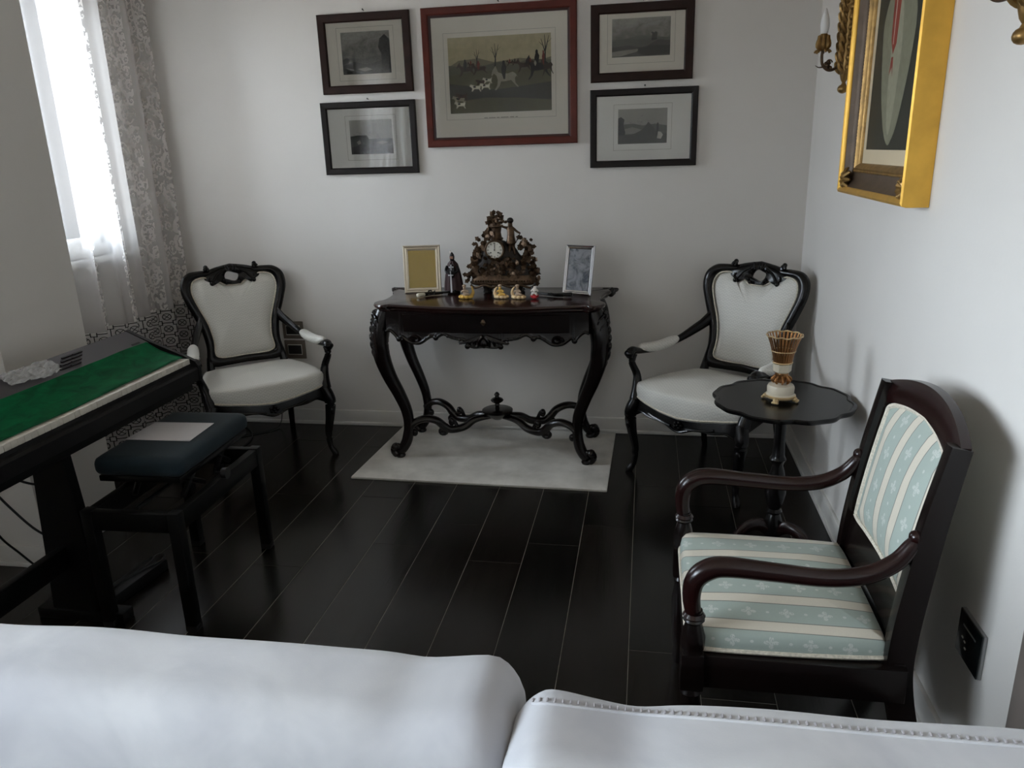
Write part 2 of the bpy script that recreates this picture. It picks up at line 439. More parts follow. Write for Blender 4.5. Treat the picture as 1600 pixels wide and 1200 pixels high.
class MB:
    def __init__(self): self.v = []; self.f = []; self.mi = []
    def add(self, v, f, mi=0):
        o = len(self.v)
        self.v += [tuple(p) for p in v]
        self.f += [tuple(i+o for i in q) for q in f]
        self.mi += [mi]*len(f)
        return self
    def box(self, lo, hi, bev=0.0, mi=0, rot=None):
        c = [(a+b)/2 for a, b in zip(lo, hi)]; h = [(b-a)/2 for a, b in zip(lo, hi)]
        if bev <= 0:
            v = [(sx*h[0], sy*h[1], sz*h[2]) for sx in (-1, 1) for sy in (-1, 1) for sz in (-1, 1)]
            f = [(0, 1, 3, 2), (4, 6, 7, 5), (0, 4, 5, 1), (2, 3, 7, 6), (0, 2, 6, 4), (1, 5, 7, 3)]
        else:
            bm = bmesh.new(); bmesh.ops.create_cube(bm, size=1)
            for q in bm.verts: q.co = Vector((q.co.x*2*h[0], q.co.y*2*h[1], q.co.z*2*h[2]))
            bmesh.ops.bevel(bm, geom=bm.edges[:], offset=min(bev, min(h)*0.95), segments=2, affect='EDGES', profile=0.5)
            bm.verts.index_update()
            v = [q.co.copy() for q in bm.verts]; f = [[q.index for q in p.verts] for p in bm.faces]; bm.free()
        if rot is not None: v = [rot @ Vector(p) for p in v]
        return self.add([(p[0]+c[0], p[1]+c[1], p[2]+c[2]) for p in v], f, mi)
    def tube(self, path, rad, seg=10, ref=(0, 0, 1), closed=False, mi=0, caps=True):
        n = len(path); path = [Vector(p) for p in path]
        if not hasattr(rad, '__len__'): rad = [rad]*n
        rings = []; up = Vector(ref)
        for i in range(n):
            a = path[i-1] if (i > 0 or closed) else path[i]
            b = path[(i+1) % n] if (i < n-1 or closed) else path[i]
            t = (b-a)
            t = t.normalized() if t.length > 1e-9 else Vector((0, 0, 1))
            s = t.cross(up)
            if s.length < 1e-3: s = t.cross(Vector((0, 1, 0.01)))
            if s.length < 1e-3: s = t.cross(Vector((1, 0, 0)))
            s.normalize(); w = s.cross(t).normalized()
            if i and s.dot(rings_s) < 0: s = -s; w = -w
            rings_s = s
            r = rad[i]; ra, rb = r if hasattr(r, '__len__') else (r, r)
            rings.append([path[i]+s*(ra*cos(2*pi*k/seg))+w*(rb*sin(2*pi*k/seg)) for k in range(seg)])
        v = [p for r in rings for p in r]; f = []
        m = n if closed else n-1
        for i in range(m):
            for k in range(seg):
                j = (i+1) % n
                f.append((i*seg+k, i*seg+(k+1) % seg, j*seg+(k+1) % seg, j*seg+k))
        if caps and not closed:
            f.append(tuple(range(seg-1, -1, -1))); f.append(tuple((n-1)*seg+k for k in range(seg)))
        return self.add(v, f, mi)
    def lathe(self, prof, c=(0, 0, 0), seg=24, mi=0, sx=1, sy=1):
        v = []; f = []; n = len(prof)
        for r, z in prof:
            for k in range(seg):
                a = 2*pi*k/seg; v.append((c[0]+r*cos(a)*sx, c[1]+r*sin(a)*sy, c[2]+z))
        for i in range(n-1):
            for k in range(seg):
                f.append((i*seg+k, i*seg+(k+1) % seg, (i+1)*seg+(k+1) % seg, (i+1)*seg+k))
        f.append(tuple(range(seg-1, -1, -1))); f.append(tuple((n-1)*seg+k for k in range(seg)))
        return self.add(v, f, mi)
    def ball(self, c, r, seg=10, rings=7, mi=0, rot=None):
        r = r if hasattr(r, '__len__') else (r, r, r)
        v = [(0, 0, -1)]; f = []
        for i in range(1, rings):
            a = -pi/2+pi*i/rings
            for k in range(seg): v.append((cos(a)*cos(2*pi*k/seg), cos(a)*sin(2*pi*k/seg), sin(a)))
        v.append((0, 0, 1)); top = len(v)-1
        for k in range(seg):
            f.append((0, 1+(k+1) % seg, 1+k)); f.append((top, 1+(rings-2)*seg+k, 1+(rings-2)*seg+(k+1) % seg))
        for i in range(rings-2):
            for k in range(seg):
                f.append((1+i*seg+k, 1+i*seg+(k+1) % seg, 1+(i+1)*seg+(k+1) % seg, 1+(i+1)*seg+k))
        v = [Vector((p[0]*r[0], p[1]*r[1], p[2]*r[2])) for p in v]
        if rot is not None: v = [rot @ p for p in v]
        return self.add([(p[0]+c[0], p[1]+c[1], p[2]+c[2]) for p in v], f, mi)
    def prism(self, poly, fn, d0, d1, mi=0):
        """extrude 2-D polygon; fn(a,b,d)->3-D"""
        n = len(poly)
        v = [fn(a, b, d0) for a, b in poly]+[fn(a, b, d1) for a, b in poly]
        f = [tuple(range(n)), tuple(range(2*n-1, n-1, -1))]
        f += [(i, i+n, (i+1) % n+n, (i+1) % n) for i in range(n)]
        return self.add(v, f, mi)
    def ringloft(self, rings, closed_ring=True, cap0=False, cap1=False, mi=0, loop=False):
        n = len(rings[0]); v = [p for r in rings for p in r]; f = []
        R = len(rings)
        for i in range(R if loop else R-1):
            for k in range(n if closed_ring else n-1):
                j = (i+1) % R
                f.append((i*n+k, i*n+(k+1) % n, j*n+(k+1) % n, j*n+k))
        if cap0: f.append(tuple(range(n-1, -1, -1)))
        if cap1: f.append(tuple((R-1)*n+k for k in range(n)))
        return self.add(v, f, mi)
    def xform(self, mat):
        self.v = [tuple(mat @ Vector(p)) for p in self.v]; return self
    def mesh(self, name, mats, sharp=38, smooth=True):
        me = bpy.data.meshes.new(name)
        me.from_pydata(self.v, [], self.f); me.validate()
        mats = mats if isinstance(mats, (list, tuple)) else [mats]
        for m in mats: me.materials.append(m)
        if len(me.polygons) == len(self.mi): me.polygons.foreach_set('material_index', self.mi)
        bm = bmesh.new(); bm.from_mesh(me)
        bmesh.ops.recalc_face_normals(bm, faces=bm.faces[:]); bm.to_mesh(me); bm.free()
        if smooth:
            me.polygons.foreach_set('use_smooth', [True]*len(me.polygons))
            me.set_sharp_from_angle(angle=radians(sharp))
        me.update()
        return me
    def build(self, name, mats, parent=None, sharp=38, smooth=True, loc=None):
        o = bpy.data.objects.new(name, self.mesh(name, mats, sharp, smooth))
        COL.objects.link(o)
        if parent is not None: o.parent = parent
        if loc is not None: o.location = loc
        return o

def link(name, me, parent=None, loc=(0, 0, 0), rotz=0.0):
    o = bpy.data.objects.new(name, me); COL.objects.link(o)
    if parent is not None: o.parent = parent
    o.location = loc; o.rotation_euler.z = rotz
    return o
def tag(o, label=None, cat=None, group=None, kind=None):
    if label: o['label'] = label
    if cat: o['category'] = cat
    if group: o['group'] = group
    if kind: o['kind'] = kind
    return o
def thing(name, label, cat, loc=(0, 0, 0), rotz=0.0, group=None):
    o = bpy.data.objects.new(name, None); COL.objects.link(o)
    o.empty_display_size = 0.1
    o.location = loc; o.rotation_euler.z = rotz
    return tag(o, label, cat, group)
def copy_tree(o, parent=None):
    c = o.copy(); COL.objects.link(c)
    if parent is not None: c.parent = parent
    for ch in [q for q in o.children]: copy_tree(ch, c)
    return c
def rbox(lo, hi, r, nx=10, ny=10, nz=10, wob=0.0, seed=0):
    """rounded box as a fine grid (for cushions)"""
    bm = bmesh.new()
    c = Vector([(a+b)/2 for a, b in zip(lo, hi)]); h = Vector([(b-a)/2 for a, b in zip(lo, hi)])
    vm = {}; faces = []; verts = []
    def vid(i, j, k):
        key = (i, j, k)
        if key not in vm:
            p = Vector((-h.x+2*h.x*i/nx, -h.y+2*h.y*j/ny, -h.z+2*h.z*k/nz))
            q = Vector([max(-h[d]+r, min(h[d]-r, p[d])) for d in range(3)])
            d = p-q
            if d.length > 1e-9: p = q+d.normalized()*r if d.length > r*0.0 else p
            if wob: p += Vector((0, 0, 1))*wob*mnoise.noise(Vector((p.x*4+seed, p.y*4, p.z*4)))+Vector((0, 1, 0))*wob*mnoise.noise(Vector((p.x*3, p.z*5+seed, 3.3)))
            vm[key] = len(verts); verts.append(p+c)
        return vm[key]
    for i in range(nx):
        for j in range(ny):
            for k in (0, nz): faces.append([vid(i, j, k), vid(i+1, j, k), vid(i+1, j+1, k), vid(i, j+1, k)])
    for i in range(nx):
        for k in range(nz):
            for j in (0, ny): faces.append([vid(i, j, k), vid(i+1, j, k), vid(i+1, j, k+1), vid(i, j, k+1)])
    for j in range(ny):
        for k in range(nz):
            for i in (0, nx): faces.append([vid(i, j, k), vid(i, j+1, k), vid(i, j+1, k+1), vid(i, j, k+1)])
    bm.free()
    return MB().add(verts, faces)
def cushion(outline, fn, H, rings=7, p=2.4, q=0.7):
    """dome over a closed 2-D outline; fn(a,b,h)->3-D; H height of the middle"""
    ca = sum(a for a, b in outline)/len(outline); cb = sum(b for a, b in outline)/len(outline)
    R = []
    for i in range(rings+1):
        s = 1-(i/rings)*0.97
        s = s if i else 1.0
        hh = H*(1-s**p)**q if s < 1 else 0.0
        R.append([fn(ca+(a-ca)*s, cb+(b-cb)*s, hh) for a, b in outline])
    return R

# ================================================================== SETTING
XR, YB = 0.762, 3.978
ZC = 2.75
mb = MB().box((-3.0, -2.4, -0.12), (0.95, 4.15, -0.0014))
floor = tag(mb.build('floor', M['subfloor'], smooth=False), 'dark oak plank floor with thin joints coloured pale like glinting bevels', kind='structure')
PW, PL, X0 = 0.207, 1.23, -0.026
joint = {0: 2.062, -1: 2.873, -2: 2.695, -3: 2.536, -4: 2.825, -5: 2.622, -6: 3.04, -7: 2.41, -8: 3.025, 1: 3.1, 2: 2.45, 3: 2.8}
plank_me = {}
for k in range(-13, 4):
    xa = X0+PW*k; xb = min(xa+PW, XR)
    if xb-xa < 0.02: continue
    j0 = joint.get(k, 2.2+((k*0.37) % 1.2))
    y = j0-PL*5
    while y < YB:
        ya, yb = max(y, -2.3), min(y+PL, YB)
        y += PL
        if yb-ya < 0.04: continue
        key = (round(xb-xa, 4), round(yb-ya, 4), random.randrange(3))
        if key not in plank_me:
            hx, hy = (xb-xa)/2-0.0009, (yb-ya)/2-0.0009
            b = 0.0008
            pm = MB()
            v = [(-hx, -hy, -.006), (hx, -hy, -.006), (hx, hy, -.006), (-hx, hy, -.006), (-hx, -hy, -b), (hx, -hy, -b), (hx, hy, -b), (-hx, hy, -b),
                 (-hx+b, -hy+b, 0), (hx-b, -hy+b, 0), (hx-b, hy-b, 0), (-hx+b, hy-b, 0)]
            f = [(8, 9, 10, 11)]+[(i, (i+1) % 4, 4+(i+1) % 4, 4+i) for i in range(4)]+[(4+i, 4+(i+1) % 4, 8+(i+1) % 4, 8+i) for i in range(4)]+[(3, 2, 1, 0)]
            pm.add(v, f)
            plank_me[key] = pm.mesh('plank', PLANKS[key[2]], smooth=False)
        link('plank', plank_me[key], floor, ((xa+xb)/2, (ya+yb)/2, 0))

tag(MB().box((-3.0, YB, 0), (0.95, YB+0.12, ZC)).build('wall_back', M['wall'], smooth=False), 'warm white plaster wall behind the console table', kind='structure')
tag(MB().box((XR, -2.4, 0), (XR+0.13, YB, ZC)).build('wall_right', M['wall'], smooth=False), 'pale plaster wall with the gilt framed portrait', kind='structure')
tag(MB().box((-3.0, -2.4, 0), (0.95, -2.28, ZC)).build('wall_front', M['wall'], smooth=False), kind='structure', label='plain plaster wall closing the room')
tag(MB().box((-3.0, -2.4, ZC), (0.95, 4.15, ZC+0.1)).build('ceiling', M['ceiling'], smooth=False), kind='structure', label='plain pale ceiling')
XP, XW = -2.265, -2.66
W1 = (2.76, 3.58, 1.06, 2.35); W2 = (-1.75, 0.95, 1.00, 2.35)
mb = MB().box((-2.80, 2.30, 0), (XP, 2.725, ZC))
for (ya, yb, w) in ((2.725, YB, W1), (-2.28, 2.30, W2)):
    mb.box((-2.80, ya, 0), (XW, w[0], ZC)); mb.box((-2.80, w[1], 0), (XW, yb, ZC))
    mb.box((-2.80, w[0], 0), (XW, w[1], w[2])); mb.box((-2.80, w[0], w[3]), (XW, w[1], ZC))
tag(mb.build('wall_left', M['wall'], smooth=False), 'window wall with a projecting pier in shade', kind='structure')

def baseboard(name, lo, hi, axis, face, label):
    # two-step moulding: tall board and a small shoe
    m = MB()
    m.box(lo, hi, 0.004)
    l2, h2 = list(lo), list(hi)
    h2[2] = 0.02
    if axis == 'x':
        if face > 0: h2[0] += 0.008
        else: l2[0] -= 0.008
    else: l2[1] -= 0.008
    m.box(l2, h2, 0.004)
    return tag(m.build(name, M['baseboard']), label, kind='structure')
baseboard('baseboard_back', (-2.62, YB-0.014, 0.0), (XR, YB+0.002, 0.088), 'y', -1, 'white skirting board along the back wall')
baseboard('baseboard_right', (XR-0.014, 1.44, 0.0), (XR+0.002, YB-0.015, 0.088), 'x', -1, 'white skirting board along the right wall')
baseboard('baseboard_left', (XP-0.002, 2.29, 0.0), (XP+0.014, 2.725, 0.088), 'x', 1, 'white skirting board on the side of the pier')
baseboard('baseboard_front', (XW, 2.286, 0.0), (XP+0.014, 2.302, 0.088), 'y', -1, 'white skirting board on the end of the pier')
baseboard('baseboard_side', (XW-0.002, -2.27, 0.0), (XW+0.014, 2.285, 0.088), 'x', 1, 'white skirting board under the balcony window')
baseboard('baseboard_recess', (XW-0.002, 2.727, 0.0), (XW+0.014, YB-0.016, 0.088), 'x', 1, 'white skirting board behind the sheer curtain')
tag(MB().box((XR-0.018, 1.33, 0), (XR+0.01, 1.435, 2.15), 0.004).box((XR-0.026, 1.34, 0), (XR, 1.365, 2.14), 0.003).build('trim_1', M['casing']), 'taupe door casing at the edge of the right wall', kind='structure')

def window(name, w, label, mull):
    ya, yb, za, zb = w
    root = thing(name, label, None); root['kind'] = 'structure'
    fr = MB(); t = 0.055
    x0, x1 = -2.77, -2.70
    fr.box((x0, ya, za), (x1, ya+t, zb), 0.005).box((x0, yb-t, za), (x1, yb, zb), 0.005)
    fr.box((x0, ya, za), (x1, yb, za+t), 0.005).box((x0, ya, zb-t), (x1, yb, zb), 0.005)
    fr.build('window_frame', M['white_frame'], root)
    n = mull+1; step = (yb-ya-2*t)/n
    for i in range(n):
        a = ya+t+step*i
        s = MB(); q = 0.035
        s.box((x0+.01, a, za+t), (x1-.01, a+q, zb-t), 0.004).box((x0+.01, a+step-q, za+t), (x1-.01, a+step, zb-t), 0.004)
        s.box((x0+.01, a, za+t), (x1-.01, a+step, za+t+q), 0.004).box((x0+.01, a, zb-t-q), (x1-.01, a+step, zb-t), 0.004)
        so = s.build('sash', M['white_frame'], root)
        MB().box((x0+.03, a+q, za+t+q), (x0+.036, a+step-q, zb-t-q)).build('pane', M['glass'], so, smooth=False)
    return root
w1 = window('window_1', W1, 'bright casement window behind the sheer curtain', 1)
MB().box((-2.70, W1[0]-.03, W1[2]-.03), (XW+0.04, W1[1]+.03, W1[2]), 0.005).build('window_sill', M['white_frame'], w1)
window('window_2', W2, 'tall balcony window of the side wall', 2)

def curtain(name, label, y0, y1, x, folds, amp, flip=1):
    root = thing(name, label, 'curtain', (x, (y0+y1)/2, 0.03))
    NX, NZ = 260, 40
    me_v = []; uvs = []; L = 0.0; prev = None; H = 2.55
    prof = []
    for i in range(NX+1):
        s = i/NX
        yy = (y0-y1)/2+(y1-y0)*s
        ph = 2*pi*folds*s
        xx = amp*sin(ph+0.8*sin(ph*0.5))+amp*0.35*sin(2.3*ph+1.0)
        if prev is not None: L += sqrt((xx-prev[0])**2+(yy-prev[1])**2)
        prev = (xx, yy); prof.append((xx, yy, L))
    for k in range(NZ+1):
        z = H*k/NZ
        for (xx, yy, l) in prof:
            g = 1.0-0.25*(z/H)
            me_v.append((xx*g, yy+0.006*sin(z*2.1+yy*9), z)); uvs.append((l, z))
    f = [(k*(NX+1)+i, k*(NX+1)+i+1, (k+1)*(NX+1)+i+1, (k+1)*(NX+1)+i) for k in range(NZ) for i in range(NX)]
    me = bpy.data.meshes.new('drape'); me.from_pydata(me_v, [], f)
    ul = me.uv_layers.new(name='UVMap')
    for lp in me.loops: ul.data[lp.index].uv = uvs[lp.vertex_index]
    me.materials.append(M['curtain'])
    me.polygons.foreach_set('use_smooth', [True]*len(me.polygons)); me.update()
    o = bpy.data.objects.new('drape', me); COL.objects.link(o); o.parent = root
    MB().tube([(0, y, H+0.02) for y in ((y0-y1)/2-.02, (y1-y0)/2+.02)], 0.012, 10).build('curtain_rod', M['nail'], root)
    h = MB(); h.tube([(p[0]*1.0, p[1], 0.004) for p in prof[::2]], 0.004, 5).build('hem', M['white_line'], root)
    return root
curtain('sheer_curtain', 'white sheer curtain with scroll pattern and black lattice hem beside left armchair', 2.78, 3.955, -2.575, 6.5, 0.045)
curtain('sheer_curtain', 'white sheer curtain at the far side of the balcony window', 0.10, 1.0, -2.56, 4, 0.035)
curtain('sheer_curtain', 'white sheer curtain at the near side of the balcony window', -1.80, -0.90, -2.56, 4, 0.035)

# ================================================================== SOFA (nearest the camera)
sofa = thing('sofa', 'cream suede sofa with two backrest cushions in the foreground', 'sofa', (-0.55, 0.55, 0))
MB().box((-1.25, -0.42, 0.06), (1.25, 0.40, 0.26), 0.03).build('base', M['sofa'], sofa)
for sx in (-1, 1):
    for sy in (-0.36, 0.34):
        MB().lathe([(0.018, 0), (0.025, 0.06)], (sx*1.18, sy, 0), 12).build('foot', M['black_wood'], sofa)
rbox((-1.24, -0.44, 0.25), (-0.005, 0.22, 0.44), 0.06, 20, 12, 6).build('seat_cushion', M['sofa'], sofa)
rbox((0.005, -0.44, 0.25), (1.24, 0.22, 0.44), 0.06, 20, 12, 6).build('seat_cushion', M['sofa'], sofa)
def sofa_back(x0, x1, y0, y1, z1, seed, lean, ear_at=None, k=1.0):
    m = rbox((x0, y0, 0.40), (x1, y1, z1), 0.050, 90, 18, 24, 0.006, seed)
    m.v = [(p[0], p[1]+lean*(p[2]-0.40), p[2]-0.012*max(0, abs((p[0]-(x0+x1)/2)/((x1-x0)/2))-0.9)*6+0.006*sin(p[0]*3.1+seed)) for p in m.v]
    def ear(x):
        if ear_at is None: return 0.0
        e, dr = ear_at
        return k*.011*math.exp(-((x-e)/.035)**2)-.006*math.exp(-((x-e-dr*.10)/.04)**2)
    m.v = [(p[0], p[1], p[2]+(ear(p[0]) if p[2] > .70 else 0)+.0015*sin(p[0]*23+seed)*(1 if p[2] > .78 else 0)) for p in m.v]
    return m.build('backrest_cushion', M['sofa'], sofa, sharp=80)
bl = sofa_back(-1.25, 0.408, 0.11, 0.285, 0.848, 1.0, 0.10, (.365, -1), .8)
br = sofa_back(0.396, 1.27, 0.055, 0.225, 0.858, 4.0, 0.10, (.450, 1), .5)
from mathutils.bvhtree import BVHTree
bv = BVHTree.FromPolygons([tuple(v.co) for v in br.data.vertices], [tuple(p.vertices) for p in br.data.polygons])
st = MB(); line = []
for i in range(88):
    x = 0.425+i*0.0094
    hit, nor, _i, _d = bv.ray_cast(Vector((x, -0.1185, 1.2365)), Vector((0, 0.66, -0.75)).normalized())
    if hit is None: continue
    line.append(tuple(hit+nor*0.0002))
    d = Vector((0, 1, .05)).normalized()
    st.tube([tuple(hit+d*.003+nor*.0002), tuple(hit+d*.006+nor*.0008), tuple(hit+d*.009+nor*.0002)], 0.0015, 5)
tag(st.build('stitching', M['stitch'], br), kind='stuff')
MB().tube(line, 0.0022, 6).build('seam', M['sofa'], br)

# ================================================================== RUG
rg = MB()
pts = [(-1.385, 3.226), (-0.150, 3.200), (-0.140, 3.942), (-1.345, 3.945)]
cx, cy = -0.76, 3.58
def rugring(s, z): 
    out = []
    for i in range(4):
        a, b = pts[i], pts[(i+1) % 4]
        for k in range(14):
            q = k/14; out.append((cx+((a[0]+(b[0]-a[0])*q)-cx)*s, cy+((a[1]+(b[1]-a[1])*q)-cy)*s, z))
    return out
rg.ringloft([rugring(0.996, 0.0005), rugring(1.0, 0.004), rugring(0.998, 0.010), rugring(0.99, 0.012), rugring(0.5, 0.012)], cap0=True, cap1=True)
ro = rg.build('rug', M['rug'])
tag(ro, 'pale grey short-pile rug under the carved console table', 'rug')

# ================================================================== LOUIS ARMCHAIRS
def louis_chair(name, label, loc, facing):
    # local: front is -y, x to the viewer's right, z up; origin at the middle of the front legs
    rz = atan2(facing[1], facing[0])+pi/2
    root = thing(name, label, 'armchair', loc, rz, 'pair of carved black armchairs')
    W = M['black_wood']
    FW, RW, D = 0.28, 0.20, 0.46
    # legs
    for s in (-1, 1):
        p = [(s*(FW-.005), .012, .36), (s*(FW+.012), -.008, .30), (s*(FW+.006), -.006, .22), (s*(FW-.008), .004, .12), (s*(FW-.006), .0, .05), (s*(FW+.008), -.012, .016), (s*(FW+.012), -.018, .0)]
        r = [.030, .030, .024, .018, .014, .017, .016]
        path = cr(p, 5); rad = [x[0] for x in cr([(q,) for q in r], 5)]
        m = MB().tube(path, rad, 10)
        m.ball((s*(FW+.010), -.030, .245), (.012, .010, .02)); m.ball((s*(FW+.022), -.02, .30), (.012, .012, .014))
        m.build('leg', W, root)
    for s in (-1, 1):
        p = [(s*RW, D, .37), (s*(RW+.002), D+.005, .26), (s*(RW+.008), D+.03, .12), (s*(RW+.014), D+.06, 0)]
        path = cr(p, 5); m = MB().tube(path, [.022-.008*i/(len(path)-1) for i in range(len(path))], 8)
        m.build('leg', W, root)
    # seat frame: serpentine front rail with shaped lower edge
    m = MB()
    rings = []
    n = 40
    for i in range(n+1):
        q = -1+2*i/n
        x = q*(FW-.01); y = -0.040*(1-q*q)-0.004*cos(q*pi)*(1-abs(q))+0.008
        zt = .356+.016*q*q; zb = .315-0.028*(cos(q*pi)*0.5+0.5)-0.012*cos(q*3*pi)*(1-abs(q))+0.0
        if abs(q) > 0.82: zb -= (abs(q)-0.82)*0.16
        rings.append([(x, y+.022, zb), (x, y-.002, zb), (x, y-.014, zb+.010), (x, y-.010, zb+.028), (x, y-.002, zt), (x, y+.022, zt)])
    m.ringloft(rings, cap0=True, cap1=True)
    # carved moulding lines and a small central flower
    m.tube([(r[2][0], r[2][1]-.002, r[2][2]) for r in rings], .005, 6)
    for k in range(5): m.ball((0.017*cos(k*2*pi/5), -.050, .315+0.013*sin(k*2*pi/5)), (.009, .006, .009), 8, 5)
    m.ball((0, -.052, .315), .007, 8, 5)
    for s in (-1, 1):
        m.tube(cr([(s*.04, -.050, .305), (s*.09, -.046, .312), (s*.14, -.036, .318), (s*.17, -.03, .326)], 5), .006, 6)
        a, b = Vector((s*(FW-.01), .02, 0)), Vector((s*RW, D, 0))
        rr = []
        for i in range(13):
            q = i/12; p = a.lerp(b, q); p.x += s*0.025*sin(pi*q)
            zb = .305+0.018*sin(pi*q)
            rr.append([(p.x-s*.024, p.y, zb), (p.x+s*.004, p.y, zb), (p.x+s*.006, p.y, zb+.012), (p.x, p.y, .375), (p.x-s*.024, p.y, .375)])
        m.ringloft(rr, cap0=True, cap1=True)
    m.box((-RW, D-.012, .31), (RW, D+.014, .375), .004)
    m.build('seat_frame', W, root)
    # seat upholstery
    out = []
    N = 72
    half = []
    ctrl = [(0, -.052), (.10, -.050), (.19, -.028), (.262, .004), (.285, .04), (.288, .12), (.272, .26), (.238, .40), (.205, .452), (.15, .462), (0, .462)]
    half = cr(ctrl, 4)
    out = half+[(-a, b) for a, b in half[-2:0:-1]]
    def low(a, b):
        base = .372
        if b < .03: base = .352+0.020*min(1, abs(a)/.28)**2-0.012*(1-min(1, abs(a)/.16))
        return base
    ca, cb = 0, .2
    R = []
    def ring(s, dz=None, fix=None):
        return [(ca+(a-ca)*s, cb+(b-cb)*s, (low(a, b)+dz) if dz is not None else fix(a, b)) for a, b in out]
    R.append(ring(0.985, 0.0)); R.append(ring(1.0, 0.008)); R.append(ring(1.012, 0.035))
    edge = lambda a, b: .438-0.012*(b/.46)
    R.append(ring(1.005, fix=lambda a, b: edge(a, b)-.006)); R.append(ring(0.985, fix=lambda a, b: edge(a, b)+.006))
    for i in range(1, 8):
        s = 0.985*(1-i/8)+.02
        R.append(ring(s, fix=lambda a, b, s=s: edge(a, b)+.006+0.030*(1-s**2.2)))
    sm = MB().ringloft(R, cap0=True, cap1=True)
    seat = sm.build('seat', M['damask'], root, sharp=75)
    gp = MB().tube([(p[0]*1.002, p[1], p[2]+.002) for p in R[1]], .0045, 6, closed=True)
    gp.build('piping', M['trim_cord'], seat)
    # back: local plane (a, h) leaning backwards
    lean = radians(15)
    def bk(a, h, d=0.0):   # d towards the sitter
        y = D+.005+(h-.42)*sin(lean)*0.95+0.035*(a/.25)**2*-1.0
        return (a, y-d*cos(lean), .42+(h-.42)*cos(lean)+d*sin(lean))
    outer = [(0, .447), (.09, .445), (.165, .447), (.200, .475), (.192, .56), (.205, .66), (.243, .765), (.268, .85), (.262, .915), (.222, .952), (.165, .958), (.12, .958), (.07, .970), (0, .982)]
    inner = [(0, .490), (.08, .488), (.13, .490), (.155, .510), (.150, .58), (.163, .67), (.196, .765), (.220, .845), (.214, .893), (.186, .917), (.15, .922), (.11, .925), (.07, .940), (0, .955)]
    ho, hi_ = cr(outer, 6), cr(inner, 6)
    O = ho+[(-a, b) for a, b in ho[-2:0:-1]]; I = hi_+[(-a, b) for a, b in hi_[-2:0:-1]]
    lay = []
    for (s, d) in ((0, -.012), (0, .010), (.18, .020), (.45, .024), (.8, .018), (1, .008), (1, -.012)):
        lay.append([bk(i[0]+(o[0]-i[0])*s, i[1]+(o[1]-i[1])*s, d) for o, i in zip(O, I)])
    fm = MB().ringloft(lay, loop=True)
    bf = fm.build('back_frame', W, root, sharp=50)
    # rear stiles joining back frame to rear legs
    for s in (-1, 1):
        MB().tube([bk(s*.195, .36), bk(s*.194, .42), bk(s*.185, .50)], [.02, .022, .018], 8).build('stile', W, root)
    # pierced crest: plate with a hole and scrolls
    c0 = (0, .915)
    shp = cr([(0, .972), (.05, .966), (.10, .948), (.135, .938), (.142, .912), (.128, .885), (.105, .872), (.084, .880), (.068, .892), (.050, .880), (.034, .868), (0, .866)], 5)
    S = shp+[(-a, b) for a, b in shp[-2:0:-1]]
    hole = []
    for (a, b) in S:
        th = atan2(b-c0[1], a-c0[0])
        hole.append((c0[0]+.037*cos(th), c0[1]+.025*sin(th)+(.004*cos(3*th))))
    lay = []
    for (s, d) in ((0, -.008), (0, .012), (.25, .022), (.7, .022), (1, .012), (1, -.008)):
        lay.append([bk(h[0]+(o[0]-h[0])*s, h[1]+(o[1]-h[1])*s, d) for o, h in zip(S, hole)])
    cm = MB().ringloft(lay, loop=True)
    for s in (-1, 1):
        cm.tube([bk(s*a, h, .024) for a, h in cr([(.04, .945), (.075, .925), (.10, .895), (.118, .900), (.112, .915)], 5)], .006, 6)
        cm.tube([bk(s*a, h, .022) for a, h in cr([(.135, .955), (.128, .965), (.118, .962), (.122, .95)], 4)], .009, 6)
        cm.ball(bk(s*.045, .893, .022), .010, 8, 6); cm.ball(bk(s*.125, .972, .012), .012, 8, 6)
        cm.ball(bk(s*.108, .882, .02), .013, 8, 6); cm.ball(bk(s*.034, .878, .02), .010, 8, 6)
    for k in range(-2, 3): cm.tube([bk(k*.010, .942, .022), bk(k*.016, .972, .018)], .005, 6)
    cm.build('crest', W, root, sharp=50)
    # upholstered back panel
    pin = cr([(0, .478), (.09, .478), (.14, .486), (.162, .508), (.157, .58), (.170, .67), (.203, .765), (.227, .845), (.220, .90), (.19, .924), (.14, .925), (.115, .885), (.085, .90), (.04, .875), (0, .873)], 4)
    PI = pin+[(-a, b) for a, b in pin[-2:0:-1]]
    Rg = cushion(PI, lambda a, b, h: bk(a, b, h-.004), .036, 8, 3.0, .75)
    pm = MB().ringloft(Rg, cap1=True)
    pm.ringloft([[bk(a, b, -.010) for a, b in PI], Rg[0]], cap0=True)
    bp = pm.build('backrest', M['damask'], root, sharp=80)
    ca_, cb_ = 0, .70
    MB().tube([bk(ca_+(a-ca_)*.955, cb_+(b-cb_)*.965, .012) for a, b in PI], .004, 6, closed=True).build('piping', M['trim_cord'], bp)
    # arms
    for s in (-1, 1):
        p = [bk(s*.200, .69, .0), (s*.235, D-.02, .640), (s*.275, D-.13, .592), (s*.305, D-.26, .570), (s*.315, .085, .578), (s*.318, .030, .590), (s*.318, .008, .572), (s*.318, .022, .555)]
        path = cr(p, 6)
        rad = [x for x in cr([(.016, .026), (.018, .024), (.017, .017), (.017, .015), (.018, .015), (.022, .018), (.021, .017), (.012, .010)], 6)]
        m = MB().tube(path, rad, 10)
        m.tube(cr([bk(s*.204, .715, .02), (s*.225, D-.015, .668), (s*.25, D-.07, .625)], 5), .007, 6)
        # support sweeping down to the front leg
        p2 = [(s*.316, .040, .572), (s*.318, .030, .53), (s*.300, .045, .47), (s*.287, .030, .41), (s*.282, .014, .36)]
        m.tube(cr(p2, 6), [.018-.002*sin(i*.2)+.010*(i/24)**2 for i in range(25)], 10)
